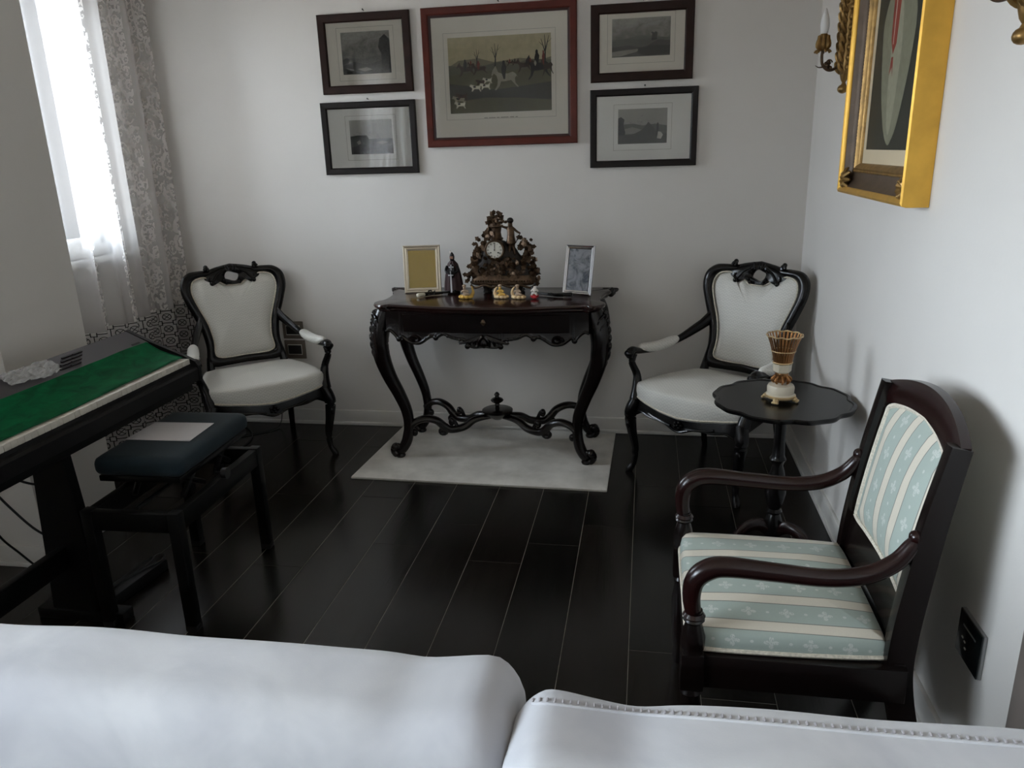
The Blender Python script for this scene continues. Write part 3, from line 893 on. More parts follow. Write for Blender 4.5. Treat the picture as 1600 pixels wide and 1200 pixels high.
        m.ball((s*.318, .006, .578), (.026, .018, .018), 10, 8)
        arm = m.build('armrest', W, root)
        # padded top
        q = []
        K = 16
        for i in range(K+1):
            w = i/K
            y = D-.12+(0.075-(D-.12))*w
            x = s*(.277+.036*min(1, w*1.25)); zc = .600-.016*sin(pi*w)*1.0-.006*w
            e = (max(0.02, 1-abs(2*w-1)**5))**.5
            q.append([(x+.029*e*cos(t*2*pi/12), y, zc+.024*e*sin(t*2*pi/12)) for t in range(12)])
        MB().ringloft(q, cap0=True, cap1=True).build('arm_pad', M['damask'], arm, sharp=80)
    return root
louis_chair('louis_armchair', 'carved black armchair with ivory upholstery beside the sheer curtain', (-1.815, 3.345, 0), (.65, -.76))
louis_chair('louis_armchair', 'carved black armchair with ivory upholstery behind the scalloped side table', (.185, 3.292, 0), (-.60, -.80))

# ================================================================== CONSOLE TABLE
ct = thing('console_table', 'carved dark mahogany console table with cabriole legs on the rug', 'table', (-.742, 3.69, 0.012))
TZ = .798
def top_outline(g=0.0):
    h = [(0, -.288), (.16, -.278), (.30, -.250), (.42, -.222), (.470, -.220), (.500, -.238), (.545, -.205), (.560, -.150), (.535, -.10), (.53, 0), (.548, .11), (.572, .17), (.575, .23), (.56, .255), (0, .255)]
    c = cr(h, 5)
    o = c+[(-a, b) for a, b in c[-2:0:-1]]
    return [(a*(1+g/.57), b*(1+g/.27)) for a, b in o]
m = MB()
m.ringloft([[(a, b, z) for a, b in top_outline(g)] for g, z in ((-.03, TZ-.040), (-.016, TZ-.036), (-.010, TZ-.028), (-.012, TZ-.024), (0, TZ-.019), (.004, TZ-.010), (.0, TZ-.002), (-.008, TZ), (-.3*.57, TZ))], cap0=True, cap1=True)
m.build('tabletop', M['mahog_top'], ct, sharp=40)
for s in (-1, 1):
    e = MB()
    e.tube(cr([(s*.53, .235, TZ-.012), (s*.565, .225, TZ-.010), (s*.578, .20, TZ-.004), (s*.566, .185, TZ-.012)], 5), .014, 8)
    e.ball((s*.572, .205, TZ-.024), (.018, .02, .018))
    e.build('corner_ear', M['mahog'], ct)
# cabriole legs
def leg(sx, sy):
    m = MB()
    y0 = sy*.165
    p = [(.505, 0, .755), (.528, -.01, .70), (.540, -.022, .62), (.535, -.026, .53), (.508, -.018, .43), (.468, -.004, .33), (.438, .004, .24), (.430, .0, .16), (.440, -.012, .09), (.462, -.022, .045), (.480, -.028, .024)]
    r = [(.040, .046), (.044, .048), (.044, .046), (.040, .042), (.035, .036), (.031, .032), (.028, .029), (.026, .027), (.026, .028), (.026, .026), (.020, .02)]
    k = 1.0 if sy < 0 else 0.86
    path = [(sx*a*(.985 if sy > 0 else 1), y0+sy*(-b)*(1.0 if sy < 0 else .4)*1.0, z) for a, b, z in p]
    path = [(q[0], q[1] if sy < 0 else min(q[1], .205), q[2]) for q in path]
    m.tube(cr(path, 5), cr([(x*k, w*k) for x, w in r], 5), 12)
    fx, fy = path[-1][0], path[-1][1]
    # scrolled foot and toe block
    th = [i*0.42 for i in range(16)]
    m.tube([(fx+sx*(.006+.030*(1-i/17)*cos(a-1.4)), fy, .040+.030*(1-i/17)*sin(a-1.4)) for i, a in enumerate(th)], [.020-.0006*i for i in range(16)], 10, ref=(0, 1, 0))
    m.ball((fx+sx*.020, fy, .052), (.022, .026, .022))
    m.lathe([(.022, 0), (.026, .008), (.022, .02)], (fx-sx*.004, fy, 0), 12)
    o = m.build('leg', M['mahog'], ct)
    if sy < 0:
        c = MB()   # carved acanthus and beads on the knee
        for i in range(9):
            q = i/8; z = .745-.30*q
            x = .548+.036*sin(pi*(q*.8+.15))-.055*max(0, q-.6)
            rr = .015*(1-.45*q)
            c.ball((sx*x, y0-.02*sin(pi*q), z), (rr, rr, rr*1.1), 8, 6)
            if i < 7:
                for d in (-1, 1):
                    c.tube(cr([(sx*(x-.006), y0-.03+.0*d, z), (sx*(x-.024), y0-.05-.006*d, z-.016), (sx*(x-.034), y0-.054, z-.040)], 4), [.007-.0005*w for w in range(9)], 6)
                    c.tube(cr([(sx*(x-.004), y0+.012*d, z+.012), (sx*(x+.006), y0+.02*d, z-.004), (sx*(x-.002), y0+.03*d, z-.026)], 4), [.008-.0006*w for w in range(9)], 6)
        tag(c.build('knee_carving', M['mahog'], o), kind='stuff')
for sx in (-1, 1):
    for sy in (-1, 1): leg(sx, sy)
# apron: front with carved lower edge, sides, back
def front_y(x): return -.222-.035*cos(min(1, abs(x)/.47)*pi/2)
low = cr([(0, .596), (.05, .592), (.075, .600), (.095, .625), (.13, .630), (.165, .638), (.20, .652), (.235, .634), (.255, .640), (.275, .632), (.32, .604), (.37, .606), (.41, .632), (.425, .618), (.445, .640), (.47, .660), (.49, .655)], 4)
m = MB()
xs = [(-a, z) for a, z in low[::-1]]+low[1:]
rings = [[(a, front_y(a)+.03, z), (a, front_y(a)+.004, z), (a, front_y(a)-.006, z+.012), (a, front_y(a), z+.03), (a, front_y(a), .765), (a, front_y(a)+.03, .765)] for a, z in xs]
m.ringloft(rings, cap0=True, cap1=True)
m.box((-.48, .17, .65), (.48, .20, .765), .004)
for s in (-1, 1): m.box((s*.497-.014, -.2, .655), (s*.497+.014, .19, .765), .004)
ap = m.build('apron', M['mahog'], ct, sharp=40)
c = MB()
for s in (-1, 1):
    c.tube([(s*a, front_y(a)-.012, z+.014) for a, z in low[6:]], .007, 6)
    for a, z, r in ((.08, .607, .014), (.115, .640, .010), (.175, .655, .009), (.235, .645, .014), (.262, .652, .010), (.425, .632, .014), (.285, .640, .009), (.14, .645, .008)):
        c.ball((s*a, front_y(a)-.012, z), (r, .010, r), 8, 6)
    for k in range(5):
        a = .02+.022*k
        c.tube(cr([(s*.01, front_y(0)-.012, .655), (s*a, front_y(a)-.02, .640-.004*k), (s*(a+.008), front_y(a)-.014, .604+.006*k)], 4), [.009-.0006*w for w in range(9)], 6)
    c.tube([(s*(.345+.028*cos(t*.5)*(1-t/22)), front_y(.34)-.012, .632+.022*sin(t*.5)*(1-t/22)) for t in range(18)], .006, 6, ref=(0, 1, 0))
c.ball((0, front_y(0)-.012, .622), (.020, .014, .024), 10, 8)
c.build('apron_carving', M['mahog'], ap)
d = MB()
N = 30
d.ringloft([[(x, front_y(x)-.001, z0) for x in [-.40+.8*i/N for i in range(N+1)] for z0 in ()] or [(x, front_y(x)+o, z) for (o, z) in ((.0, .668), (-.006, .672), (-.006, .752), (.0, .756))] for x in [-.40+.8*i/N for i in range(N+1)]], cap0=True, cap1=True)
dr = d.build('drawer', M['mahog'], ct, sharp=40)
k = MB(); k.ball((-.0, front_y(0)-.008, .722), (.010, .004, .015), 10, 6); k.tube([(-.012, front_y(0)-.012, .722), (.012, front_y(0)-.012, .722)], .0025, 6)
k.build('keyhole_plate', M['bronze'], dr)
# stretcher: four scrolled arms meeting under a disc with a finial
for sx in (-1, 1):
    for sy in (-1, 1):
        m = MB()
        p = [(.432, .165, .150), (.395, .155, .180), (.345, .135, .190), (.295, .115, .172), (.262, .10, .135), (.235, .09, .118), (.20, .078, .118), (.16, .062, .128), (.12, .045, .155), (.08, .028, .165), (.03, .01, .170)]
        path = [(sx*a, sy*b, z) for a, b, z in p]
        m.tube(cr(path, 5), cr([(.026, .020), (.022, .018), (.022, .019), (.022, .02), (.02, .022), (.02, .02), (.021, .02), (.022, .02), (.021, .018), (.02, .016), (.02, .014)], 5), 10)
        m.tube([(sx*(.272+.024*(1-t/16)*cos(t*.55+2)), sy*.100, .112+.022*(1-t/16)*sin(t*.55+2)) for t in range(14)], .012, 8, ref=(0, 1, 0))
        m.ball((sx*.225, sy*.088, .160), (.017, .018, .022)); m.tube(cr([(sx*.20, sy*.08, .135), (sx*.215, sy*.085, .165), (sx*.235, sy*.09, .170)], 4), .010, 8)
        m.ball((sx*.405, sy*.158, .120), (.018, .016, .020)); m.ball((sx*.425, sy*.162, .185), .014)
        m.build('stretcher', M['mahog'], ct)
m = MB().lathe([(.02, .150), (.045, .165), (.072, .188), (.080, .194), (.080, .202), (.072, .206), (.02, .207)], (0, 0, 0), 32)
m.build('stretcher_disc', M['mahog'], ct, sharp=40)
MB().lathe([(.012, .205), (.010, .222), (.014, .228), (.011, .236), (.030, .248), (.034, .254), (.028, .262), (.012, .270), (.010, .276), (.015, .283), (.011, .292), (.004, .298)], (0, 0, 0), 20).build('finial', M['mahog'], ct)
TOP = TZ+.012

# ================================================================== STRIPED ARMCHAIR
sc = thing('striped_armchair', 'dark mahogany open armchair with teal and cream striped seat by right wall', 'armchair', (.34, 1.785, 0))
# local x: front is negative, y across
HW = .245
for s in (-1, 1):
    y = s*HW
    prof = [(.017, 0), (.020, .02), (.017, .05), (.024, .12), (.027, .22), (.020, .27), (.026, .285), (.020, .297)]
    m = MB().lathe(prof, (-.215, y, 0), 16)
    m.box((-.242, y-.026, .297), (-.188, y+.026, .395), .006)
    m.lathe([(.022, .393), (.027, .405), (.028, .43), (.022, .455), (.018, .468), (.025, .476), (.018, .486), (.019, .50)], (-.215, y, 0), 16)
    m.build('leg', M['mahog'], sc)
    # arm: rises from the post, runs back and curls up to the stile
    p = [(-.215, y, .485), (-.222, y, .53), (-.216, y, .575), (-.190, y, .602), (-.150, y, .612), (-.05, y, .606), (.06, y*1.0, .600), (.14, y*.98, .610), (.195, y*.96, .640), (.225, y*.94, .678), (.236, y*.94, .70)]
    r = [.018, .020, .023, .024, .023, .021, .020, .020, .019, .017, .012]
    m = MB().tube(cr(p, 6), [x[0] for x in cr([(q,) for q in r], 6)], 12)
    m.ball((.232, y*.94, .700), (.016, .016, .016)); m.ball((.245, y*.93, .672), (.022, .018, .022))
    m.lathe([(.020, .478), (.026, .486), (.020, .494)], (-.215, y, 0), 16)
    m.build('armrest', M['red_mahog'], sc)
    # rear stile and sabre leg in one sweep
    p = [(.335, y*.93, 0), (.295, y*.93, .12), (.255, y*.93, .24), (.232, y*.93, .36), (.232, y*.93, .46), (.243, y*.93, .58), (.260, y*.93, .72), (.279, y*.93, .84), (.290, y*.93, .905)]
    path = cr(p, 5)
    rings = []
    for i, q in enumerate(path):
        a = path[max(0, i-1)]; b = path[min(len(path)-1, i+1)]
        t = Vector((b[0]-a[0], 0, b[2]-a[2])).normalized(); nx = Vector((t.z, 0, -t.x))
        w = .024+.006*sin(min(1, q[2]/.9)*pi)-.004*(q[2]/.9); h = .017
        c0 = Vector(q)
        rings.append([c0+nx*(-w)+Vector((0, -h, 0)), c0+nx*(-w-.003), c0+nx*(-w)+Vector((0, h, 0)), c0+nx*w+Vector((0, h, 0)), c0+nx*w+Vector((0, -h, 0))])
    MB().ringloft(rings, cap0=True, cap1=True).build('stile', M['mahog'], sc, sharp=30)
m = MB()
for s in (-1, 1): m.box((-.20, s*HW-.016, .305), (.245, s*HW+.016, .390), .004)
m.box((-.228, -HW, .305), (-.200, HW, .390), .004); m.box((.215, -HW, .31), (.245, HW, .40), .004)
m.build('seat_frame', M['mahog'], sc)
# seat upholstery
o2 = cr([(-.225, 0), (-.225, .15), (-.220, .225), (-.185, .242), (0, .240), (.18, .228), (.206, .21), (.21, .10), (.21, 0)], 5)
OUT = o2+[(a, -b) for a, b in o2[-2:0:-1]]
R = []
for s, z in ((.99, .388), (1.0, .392), (1.005, .412), (.99, .432), (.96, .442)):
    R.append([(a*s, b*s, z) for a, b in OUT])
for i in range(1, 9):
    s = .96*(1-i/9)+.01
    R.append([(a*s, b*s, .442+.026*(1-(s/.96)**2)) for a, b in OUT])
seat = MB().ringloft(R, cap0=True, cap1=True).build('seat', M['stripe_seat'], sc, sharp=80)
MB().tube([(p[0]*1.003, p[1]*1.003, p[2]+.006) for p in R[1]], .006, 6, closed=True).build('braid', M['trim_cord'], seat)
# back panel between the stiles
def sb(b, h, d=0.0):   # b across, h height, d towards the sitter
    x = .238+.045*((h-.46)/.44)+.03*((h-.46)/.44)**2
    return (x-d-.012*(1-(b/.21)**2)*-1.0, b, h)
m = MB()
N = 24
rings = []
for i in range(N+1):
    b = -.238+.476*i/N
    arch = .045*(1-(b/.238)**2)
    z0 = .845+arch*.9; z1 = .905+arch
    rings.append([sb(b, z0, .024), sb(b, (z0+z1)/2, .030), sb(b, z1, .022), sb(b, z1, .002), sb(b, z0, -.006)])
m.ringloft(rings, cap0=True, cap1=True)
m.build('crest_rail', M['red_mahog'], sc, sharp=40)
m = MB()
rings = []
for i in range(N+1):
    b = -.225+.45*i/N
    rings.append([sb(b, .425, .022), sb(b, .535, .020), sb(b, .535, -.014), sb(b, .425, -.010)])
m.ringloft(rings, cap0=True, cap1=True).build('lower_rail', M['mahog'], sc, sharp=40)
pts = cr([(0, .530), (.12, .530), (.192, .533), (.200, .56), (.203, .70), (.204, .82), (.197, .852), (.12, .876), (0, .890)], 5)
PO = pts+[(-a, b) for a, b in pts[-2:0:-1]]
Rg = cushion(PO, lambda a, b, h: sb(a, b, .012+h), .034, 8, 2.6, .75)
pm = MB().ringloft(Rg, cap1=True)
pm.ringloft([[sb(a, b, -.014) for a, b in PO], Rg[0]], cap0=True)
bo = pm.build('backrest', M['stripe'], sc, sharp=80)
MB().tube([sb(a*.975, .705+(b-.705)*.975, .018) for a, b in PO], .007, 6, closed=True).build('braid', M['trim_cord'], bo)

# ================================================================== SIDE TABLE
stb = thing('side_table', 'round black pedestal side table with scalloped top', 'table', (.497, 2.735, 0))
def scal(g=0.0, R=.245):
    o = []
    for i in range(160):
        th = 2*pi*i/160
        q = (th*8/(2*pi)) % 1.0
        r = R*(1-.045*abs(cos(pi*q))**6+.012*sin(2*pi*q*1.0)**2)
        o.append(((r+g)*cos(th), (r+g)*sin(th)))
    return o
m = MB()
m.ringloft([[(a, b, z) for a, b in scal(g)] for g, z in ((-.02, .600), (-.004, .603), (0, .609), (0, .616), (-.004, .620), (-.012, .620), (-.016, .6175), (-.15, .6175))], cap0=True, cap1=True)
m.build('tabletop', M['black_wood'], stb, sharp=12)
MB().lathe([(.045, .600), (.050, .590), (.030, .575), (.022, .55), (.020, .46), (.022, .40), (.030, .385), (.022, .372), (.020, .36), (.028, .33), (.036, .28), (.038, .25), (.028, .20), (.020, .185), (.030, .175), (.022, .165), (.028, .15), (.034, .13), (.034, .08), (.02, .06), (.008, .04)][::-1], (0, 0, 0), 24).build('pedestal', M['black_wood'], stb, sharp=50)
for k in range(3):
    a = radians(200+120*k)
    p = [(.02, .10), (.06, .125), (.11, .115), (.16, .070), (.20, .030), (.235, .022), (.250, .038), (.240, .052)]
    m = MB().tube(cr([(r*cos(a), r*sin(a), z) for r, z in p], 5), cr([(.018, .024), (.018, .024), (.017, .022), (.016, .018), (.015, .016), (.017, .014), (.014, .012), (.008, .008)], 5), 10)
    m.lathe([(.014, 0), (.018, .006), (.012, .016)], (.225*cos(a), .225*sin(a), 0), 10)
    m.build('foot', M['red_mahog'], stb)
# vase
v = thing('basket_vase', 'cream porcelain and brass vase with openwork rim on scalloped side table', 'vase', (.484, 2.715, .6195))
m = MB()
m.lathe([(.040, .014), (.050, .018), (.050, .024), (.046, .028), (.047, .050), (.043, .058), (.020, .062), (.015, .066)], (0, 0, 0), 28)
m.build('base', M['porcelain'], v, sharp=40)
MB().lathe([(.049, .012), (.053, .016), (.053, .021), (.049, .024)], (0, 0, 0), 28).build('base_ring', M['brass_lt'], v)
for k in range(4):
    a = pi/4+k*pi/2+.35
    f = MB(); f.ball((.050*cos(a), .050*sin(a), .010), (.011, .011, .010), 8, 6)
    for j in (-1, 0, 1): f.ball(((.060)*cos(a+j*.12), (.060)*sin(a+j*.12), .005), (.006, .006, .005), 6, 5)
    f.build('claw_foot', M['brass_lt'], v)
f = MB().lathe([(.014, .062), (.018, .080), (.024, .095), (.022, .104)], (0, 0, 0), 20)
for k in range(8):
    a = k*pi/4
    f.tube([( .024*cos(a)+.010*cos(a)*sin(t*.7), .024*sin(a)+.010*sin(a)*sin(t*.7), .066+.005*t) for t in range(9)], .004, 6)
    f.ball((.026*cos(a), .026*sin(a), .076), .006, 7, 5)
f.build('gilt_stem', M['brass'], v)
MB().lathe([(.024, .102), (.031, .108), (.032, .126), (.034, .134), (.031, .138), (.028, .138), (.028, .11)], (0, 0, 0), 6).build('collar', M['porcelain'], v, sharp=30)
f = MB()
for z, r, t in ((.140, .032, .0028), (.182, .040, .0022), (.238, .060, .0028)):
    f.tube([(r*cos(a*pi/20), r*sin(a*pi/20), z+(.002*cos(a*pi/20*10) if z > .2 else 0)) for a in range(40)], t, 6, closed=True)
f.build('rim_ring', M['brass_lt'], v)
sl = MB().tube(cr([(.030, 0, .136), (.033, 0, .155), (.039, 0, .182), (.049, 0, .215), (.060, 0, .240)], 3), [(.0036, .0012)]*13, 6, ref=(1, 0, 0)).mesh('slat', M['brass'])
for k in range(26):
    link('slat', sl, v, (0, 0, 0), 2*pi*k/26)
MB().lathe([(.022, .139), (.024, .165), (.023, .168), (.004, .168)], (0, 0, 0), 20).build('liner', M['brass'], v)

# ================================================================== DIGITAL PIANO, COVER, BENCH
pn = thing('digital_piano', 'black digital piano on a stand along the window wall', 'piano', (-1.885, 2.665, 0), 0.0)
PLn = 1.38
def along(prof, y0, y1): return [[(x, y, z) for x, z in prof] for y in (y0, y1)]
body = [(-.140, .665), (-.140, .855), (-.132, .862), (-.040, .818), (-.036, .745), (.128, .735), (.130, .722), (.150, .720), (.155, .712), (.152, .665)]
MB().ringloft(along(body, -PLn, -.018), cap0=True, cap1=True).build('body', M['piano'], pn, sharp=30)
endp = [(-.142, .663), (-.142, .857), (-.133, .865), (-.04, .822), (.10, .765), (.145, .744), (.158, .725), (.156, .663)]
for y0, y1 in ((-.018, 0), (-PLn-.018, -PLn)):
    MB().ringloft(along(endp, y0, y1), cap0=True, cap1=True).build('end_cheek', M['piano'], pn, sharp=30)
nrm = Vector((.044, 0, .092)).normalized(); tdir = Vector((.092, 0, -.044)).normalized()
pp = Vector((-.132, 0, .862))
def onpanel(u, y, h=0.0): return pp+tdir*u+nrm*h+Vector((0, y, 0))
m = MB()
a, b = onpanel(.004, 0, .0), onpanel(.104, 0, .0)
q = [onpanel(u, y, h) for y in (-PLn+.01, -.024) for u, h in ((.003, .0), (.003, .0015), (.100, .0015), (.100, .0))]
m.add(q, [(0, 1, 2, 3), (7, 6, 5, 4), (0, 4, 5, 1), (1, 5, 6, 2), (2, 6, 7, 3)])
m.build('control_panel', M['piano_panel'], pn, smooth=False)
for r in range(4):
    for c in range(2):
        y1 = -.30-.022*r-c*.052
        q = [onpanel(u, y, h) for h in (.0012, .006) for u, y in ((.022+.016*r, y1-.048), (.022+.016*r, y1), (.028+.016*r, y1), (.028+.016*r, y1-.048))]
        MB().add(q, [(0, 1, 2, 3), (7, 6, 5, 4), (0, 1, 5, 4), (1, 2, 6, 5), (2, 3, 7, 6), (3, 0, 4, 7)]).build('button', M['button'], pn, smooth=False)
q = [onpanel(u, y, h) for h in (.0014, .003) for u, y in ((.082, -.10), (.082, -.055), (.090, -.055), (.090, -.10))]
MB().add(q, [(0, 1, 2, 3), (7, 6, 5, 4), (0, 1, 5, 4), (1, 2, 6, 5), (2, 3, 7, 6), (3, 0, 4, 7)]).build('power_button', M['piano'], pn, smooth=False)
NK = 52; kw = (PLn-.05)/NK
km = MB().box((-.034, -kw/2+.0007, .734), (.129, kw/2-.0007, .7555), .0015).mesh('key', M['key'])
for i in range(NK): link('key', km, pn, (0, -.024-kw*(i+.5), 0))
# stand
MB().box((-.13, -PLn+.02, .630), (.13, -.03, .664), .004).build('keybed', M['stand'], pn)
for yy in (-.655, -1.25):
    m = MB()
    rings = [[(-.055-w, yy-.02, z), (.055+w, yy-.02, z), (.055+w, yy+.02, z), (-.055-w, yy+.02, z)] for w, z in ((.045, .03), (.0, .632))]
    m.ringloft(rings, cap0=True, cap1=True)
    m.box((-.16, yy-.028, 0), (.17, yy+.028, .04), .005)
    m.build('stand_leg', M['stand'], pn, sharp=30)
MB().box((-.03, -1.25, .20), (.0, -.655, .28), .004).build('stand_brace', M['stand'], pn)
# pedal unit on the floor
pd = thing('pedal_unit', 'flat black pedal unit with a looped cord on the floor under the piano', 'pedal', (-1.835, 2.215, 0), radians(-6))
MB().box((-.035, -.15, 0), (.04, .13, .045), .004).build('housing', M['piano'], pd)
MB().tube(cr([(-.01, -.12, .05), (0, -.02, .052), (.012, .07, .058), (.004, .115, .062), (.03, .128, .060), (.036, .10, .052), (.012, .03, .05), (-.006, -.06, .049)], 6), .0028, 6).build('cord', M['cable'], pd)
# felt cover on the keys
gc = MB()
NU, NV = 90, 16
grid = []
for i in range(NU+1):
    y = -.034-(PLn-.07)*i/NU
    row = []
    for j in range(NV+1):
        w = j/NV; x = -.037+.144*w
        z = .8225-.062*w-.010*sin(pi*w)
        z += .0022*mnoise.noise(Vector((x*22, y*9, 1.0)))+.0022*sin(y*21+x*30)*max(0, 1-i/30.0)
        x += .004*sin(y*7.0)
        row.append((x, y, z+.002))
    grid.append(row)
vv = [p for r in grid for p in r]; nn = len(vv)
vv += [(p[0], p[1], p[2]-.0022) for p in vv]
ff = []
for i in range(NU):
    for j in range(NV):
        a = i*(NV+1)+j; ff.append((a, a+1, a+NV+2, a+NV+1)); ff.append((nn+a, nn+a+NV+1, nn+a+NV+2, nn+a+1))
for i in range(NU):
    for j in (0, NV):
        a = i*(NV+1)+j; b = a+NV+1; ff.append((a, b, nn+b, nn+a))
for j in range(NV):
    for i in (0, NU):
        a = i*(NV+1)+j; ff.append((a, a+1, nn+a+1, nn+a))
gc.add(vv, ff)
go = gc.build('key_cover', M['green'], None, sharp=60)
go.location = pn.location; 
tag(go, 'long green felt cover laid over the piano keys', 'cloth')
hemp = [grid[0][j] for j in range(NV+1)]+[grid[i][NV] for i in range(1, NU+1)]
MB().tube([(p[0]-(0 if k <= NV else .006), p[1]-(.006 if k <= NV else 0), p[2]+.0006) for k, p in enumerate(hemp)], .0016, 5).build('stitched_hem', M['green'], go)
# crumpled clear plastic on the panel
pl = MB(); G = 14; g = []
for i in range(G+1):
    for j in range(G+1):
        y = -.47-.20*i/G; u = .010+(.080-.03*abs(i/G-.3))*j/G
        h = .007+.020*abs(mnoise.noise(Vector((i*.55, j*.6, 2.2))))+.012*max(0, 1-i/8)*sin(j/G*pi)
        g.append(tuple(onpanel(u, y, h)))
pl.add(g, [(i*(G+1)+j, i*(G+1)+j+1, (i+1)*(G+1)+j+1, (i+1)*(G+1)+j) for i in range(G) for j in range(G)])
po = pl.build('plastic_pouch', M['plastic'], None, smooth=False)
po.location = pn.location; 
tag(po, 'crumpled clear plastic pouch lying on the piano panel', 'plastic bag')
sol = po.modifiers.new('thick', 'SOLIDIFY'); sol.thickness = .0008
# bench
bn = thing('piano_bench', 'black adjustable piano bench with teal velvet seat', 'bench', (-1.618, 2.262, 0), radians(1.8))
bx, by = .150, .278
for sx in (-1, 1):
    for sy in (-1, 1):
        m = MB().box((sx*bx-.019, sy*by-.019, .02), (sx*bx+.019, sy*by+.019, .432), .003)
        lg = m.build('leg', M['stand'], bn)
        MB().box((sx*bx-.020, sy*by-.020, 0), (sx*bx+.020, sy*by+.020, .022), .004).build('foot_cap', M['cable'], lg)
for sx in (-1, 1): MB().box((sx*bx-.015, -by, .362), (sx*bx+.015, by, .428), .003).build('side_rail', M['stand'], bn)
for sy in (-1, 1): MB().box((-bx, sy*by-.015, .362), (bx, sy*by+.015, .428), .003).build('end_rail', M['stand'], bn)
m = MB()
for sy in (-1, 1):
    for sx in (-1, 1):
        m.tube([(sx*.09-.02, .06+sy*.16, .40), (sx*.10-.03, .06+sy*.05, .478)], .010, 8); m.tube([(sx*.10-.02, .06+sy*.04, .40), (sx*.09-.03, .06+sy*.17, .478)], .010, 8)
m.tube([(0, -.25, .425), (0, .25, .425)], .007, 8)
m.build('scissor_lift', M['button'], bn)
for sx in (-1, 1):
    k = MB().tube([(sx*.155, -.02, .455), (sx*.185, -.02, .455)], .006, 8); k.tube([(sx*.182, -.02, .455), (sx*.20, -.02, .455)], .020, 14)
    k.build('knob', M['button'], bn)
m = MB().box((-.185, -.16, .474), (.110, .31, .496), .004)
m.build('seat_board', M['button'], bn)
cu = rbox((-.197, -.172, .494), (.123, .323, .562), .028, 18, 26, 6)
cu.v = [(p[0], p[1], p[2]+(.005*(1-((p[0]+.037)/.16)**2)*(1-((p[1]-.075)/.248)**2) if p[2] > .53 else 0)) for p in cu.v]
cu.build('seat', M['teal'], bn, sharp=80)
sp = thing('paper_sheets', 'white sheet of paper lying on the teal bench seat', 'paper', (-1.668, 2.338, .5675), radians(2))
MB().add([(x, y, z) for z in (0, .0015) for x, y in ((-.125, -.088), (.118, -.09), (.112, .085), (-.120, .088))], [(3, 2, 1, 0), (4, 5, 6, 7), (0, 1, 5, 4), (1, 2, 6, 5), (2, 3, 7, 6), (3, 0, 4, 7)]).build('sheet', M['sheet'], sp, smooth=False)
MB().add([(x, y, z) for z in (.0015, .0026) for x, y in ((-.120, -.087), (.120, -.086), (.114, .088), (-.117, .086))], [(3, 2, 1, 0), (4, 5, 6, 7), (0, 1, 5, 4), (1, 2, 6, 5), (2, 3, 7, 6), (3, 0, 4, 7)]).build('sheet', M['sheet'], sp, smooth=False)

# ------------------------------------------------------------------ cables
def cable(label, pts, r=.004, name='power_cable'):
    o = MB().tube(cr(pts, 8), r, 7).build(name, M['cable'], None, sharp=80)
    return tag(o, label, 'cable', 'black cables of the piano')
cable('upper black cable sagging below the piano to its stand', [(-2.08, 1.90, .70), (-2.06, 1.94, .60), (-2.02, 1.975, .535), (-1.965, 2.0, .50), (-1.90, 2.03, .49)])
cable('middle black cable sagging below the piano to its stand', [(-2.10, 1.93, .68), (-2.09, 1.955, .52), (-2.03, 1.99, .38), (-1.975, 2.01, .31), (-1.915, 2.03, .285)])
cable('black cable running down onto the floor beside the pier', [(-2.19, 1.98, .70), (-2.19, 2.02, .45), (-2.215, 2.06, .28), (-2.20, 2.12, .16), (-2.17, 2.18, .05), (-2.13, 2.23, .006), (-2.02, 2.30, .005)])
cable('thin black wire crossing the floor under the left armchair', [(-2.40, 3.93, .005), (-2.27, 3.86, .005), (-2.16, 3.72, .005), (-2.14, 3.55, .005), (-2.22, 3.38, .005)], .003, 'floor_wire')
cable('looped black wire from the wall socket to the floor', [(-2.05, 3.955, .40), (-2.06, 3.93, .20), (-2.07, 3.90, .03), (-2.10, 3.82, .006), (-2.26, 3.70, .006), (-2.42, 3.66, .006)], .003, 'floor_wire')

# ------------------------------------------------------------------ sockets
def socket_back(x, z, w, h, label):
    r = thing('wall_socket', label, 'socket', (x, YB, z), 0, 'taupe sockets on the back wall')
    MB().box((-w/2, -.010, -h/2), (w/2, -.0005, h/2), .003).build('plate', M['taupe'], r)
    MB().box((-w*.34, -.0115, -h*.28), (w*.34, -.0095, h*.28), .001).build('rim', M['white_line'], r)
    MB().box((-w*.32, -.0130, -h*.24), (w*.32, -.0110, h*.24), .001).build('insert', M['ink'], r)
socket_back(-1.965, .560, .125, .100, 'upper taupe wall socket half hidden by left armchair')
socket_back(-1.965, .447, .125, .108, 'lower taupe wall socket half hidden by left armchair')
r = thing('wall_socket', 'black glass wall socket on the right wall behind striped armchair', 'socket', (XR, 1.655, .388))
MB().box((-.009, -.061, -.056), (-.0005, .061, .056), .002).build('plate', M['plate_edge'], r)
MB().box((-.0125, -.060, -.055), (-.009, .060, .055), .001).build('glass_front', M['black_glass'], r)
MB().box((-.0135, -.034, .024), (-.0122, .034, .028), 0).build('slot', M['plate_edge'], r)
for dy, dz in ((.030, -.006), (.016, -.010), (.010, -.024)):
    MB().box((-.0135, dy-.004, dz-.002), (-.0122, dy+.004, dz+.002), 0).build('mark', M['white_line'], r)

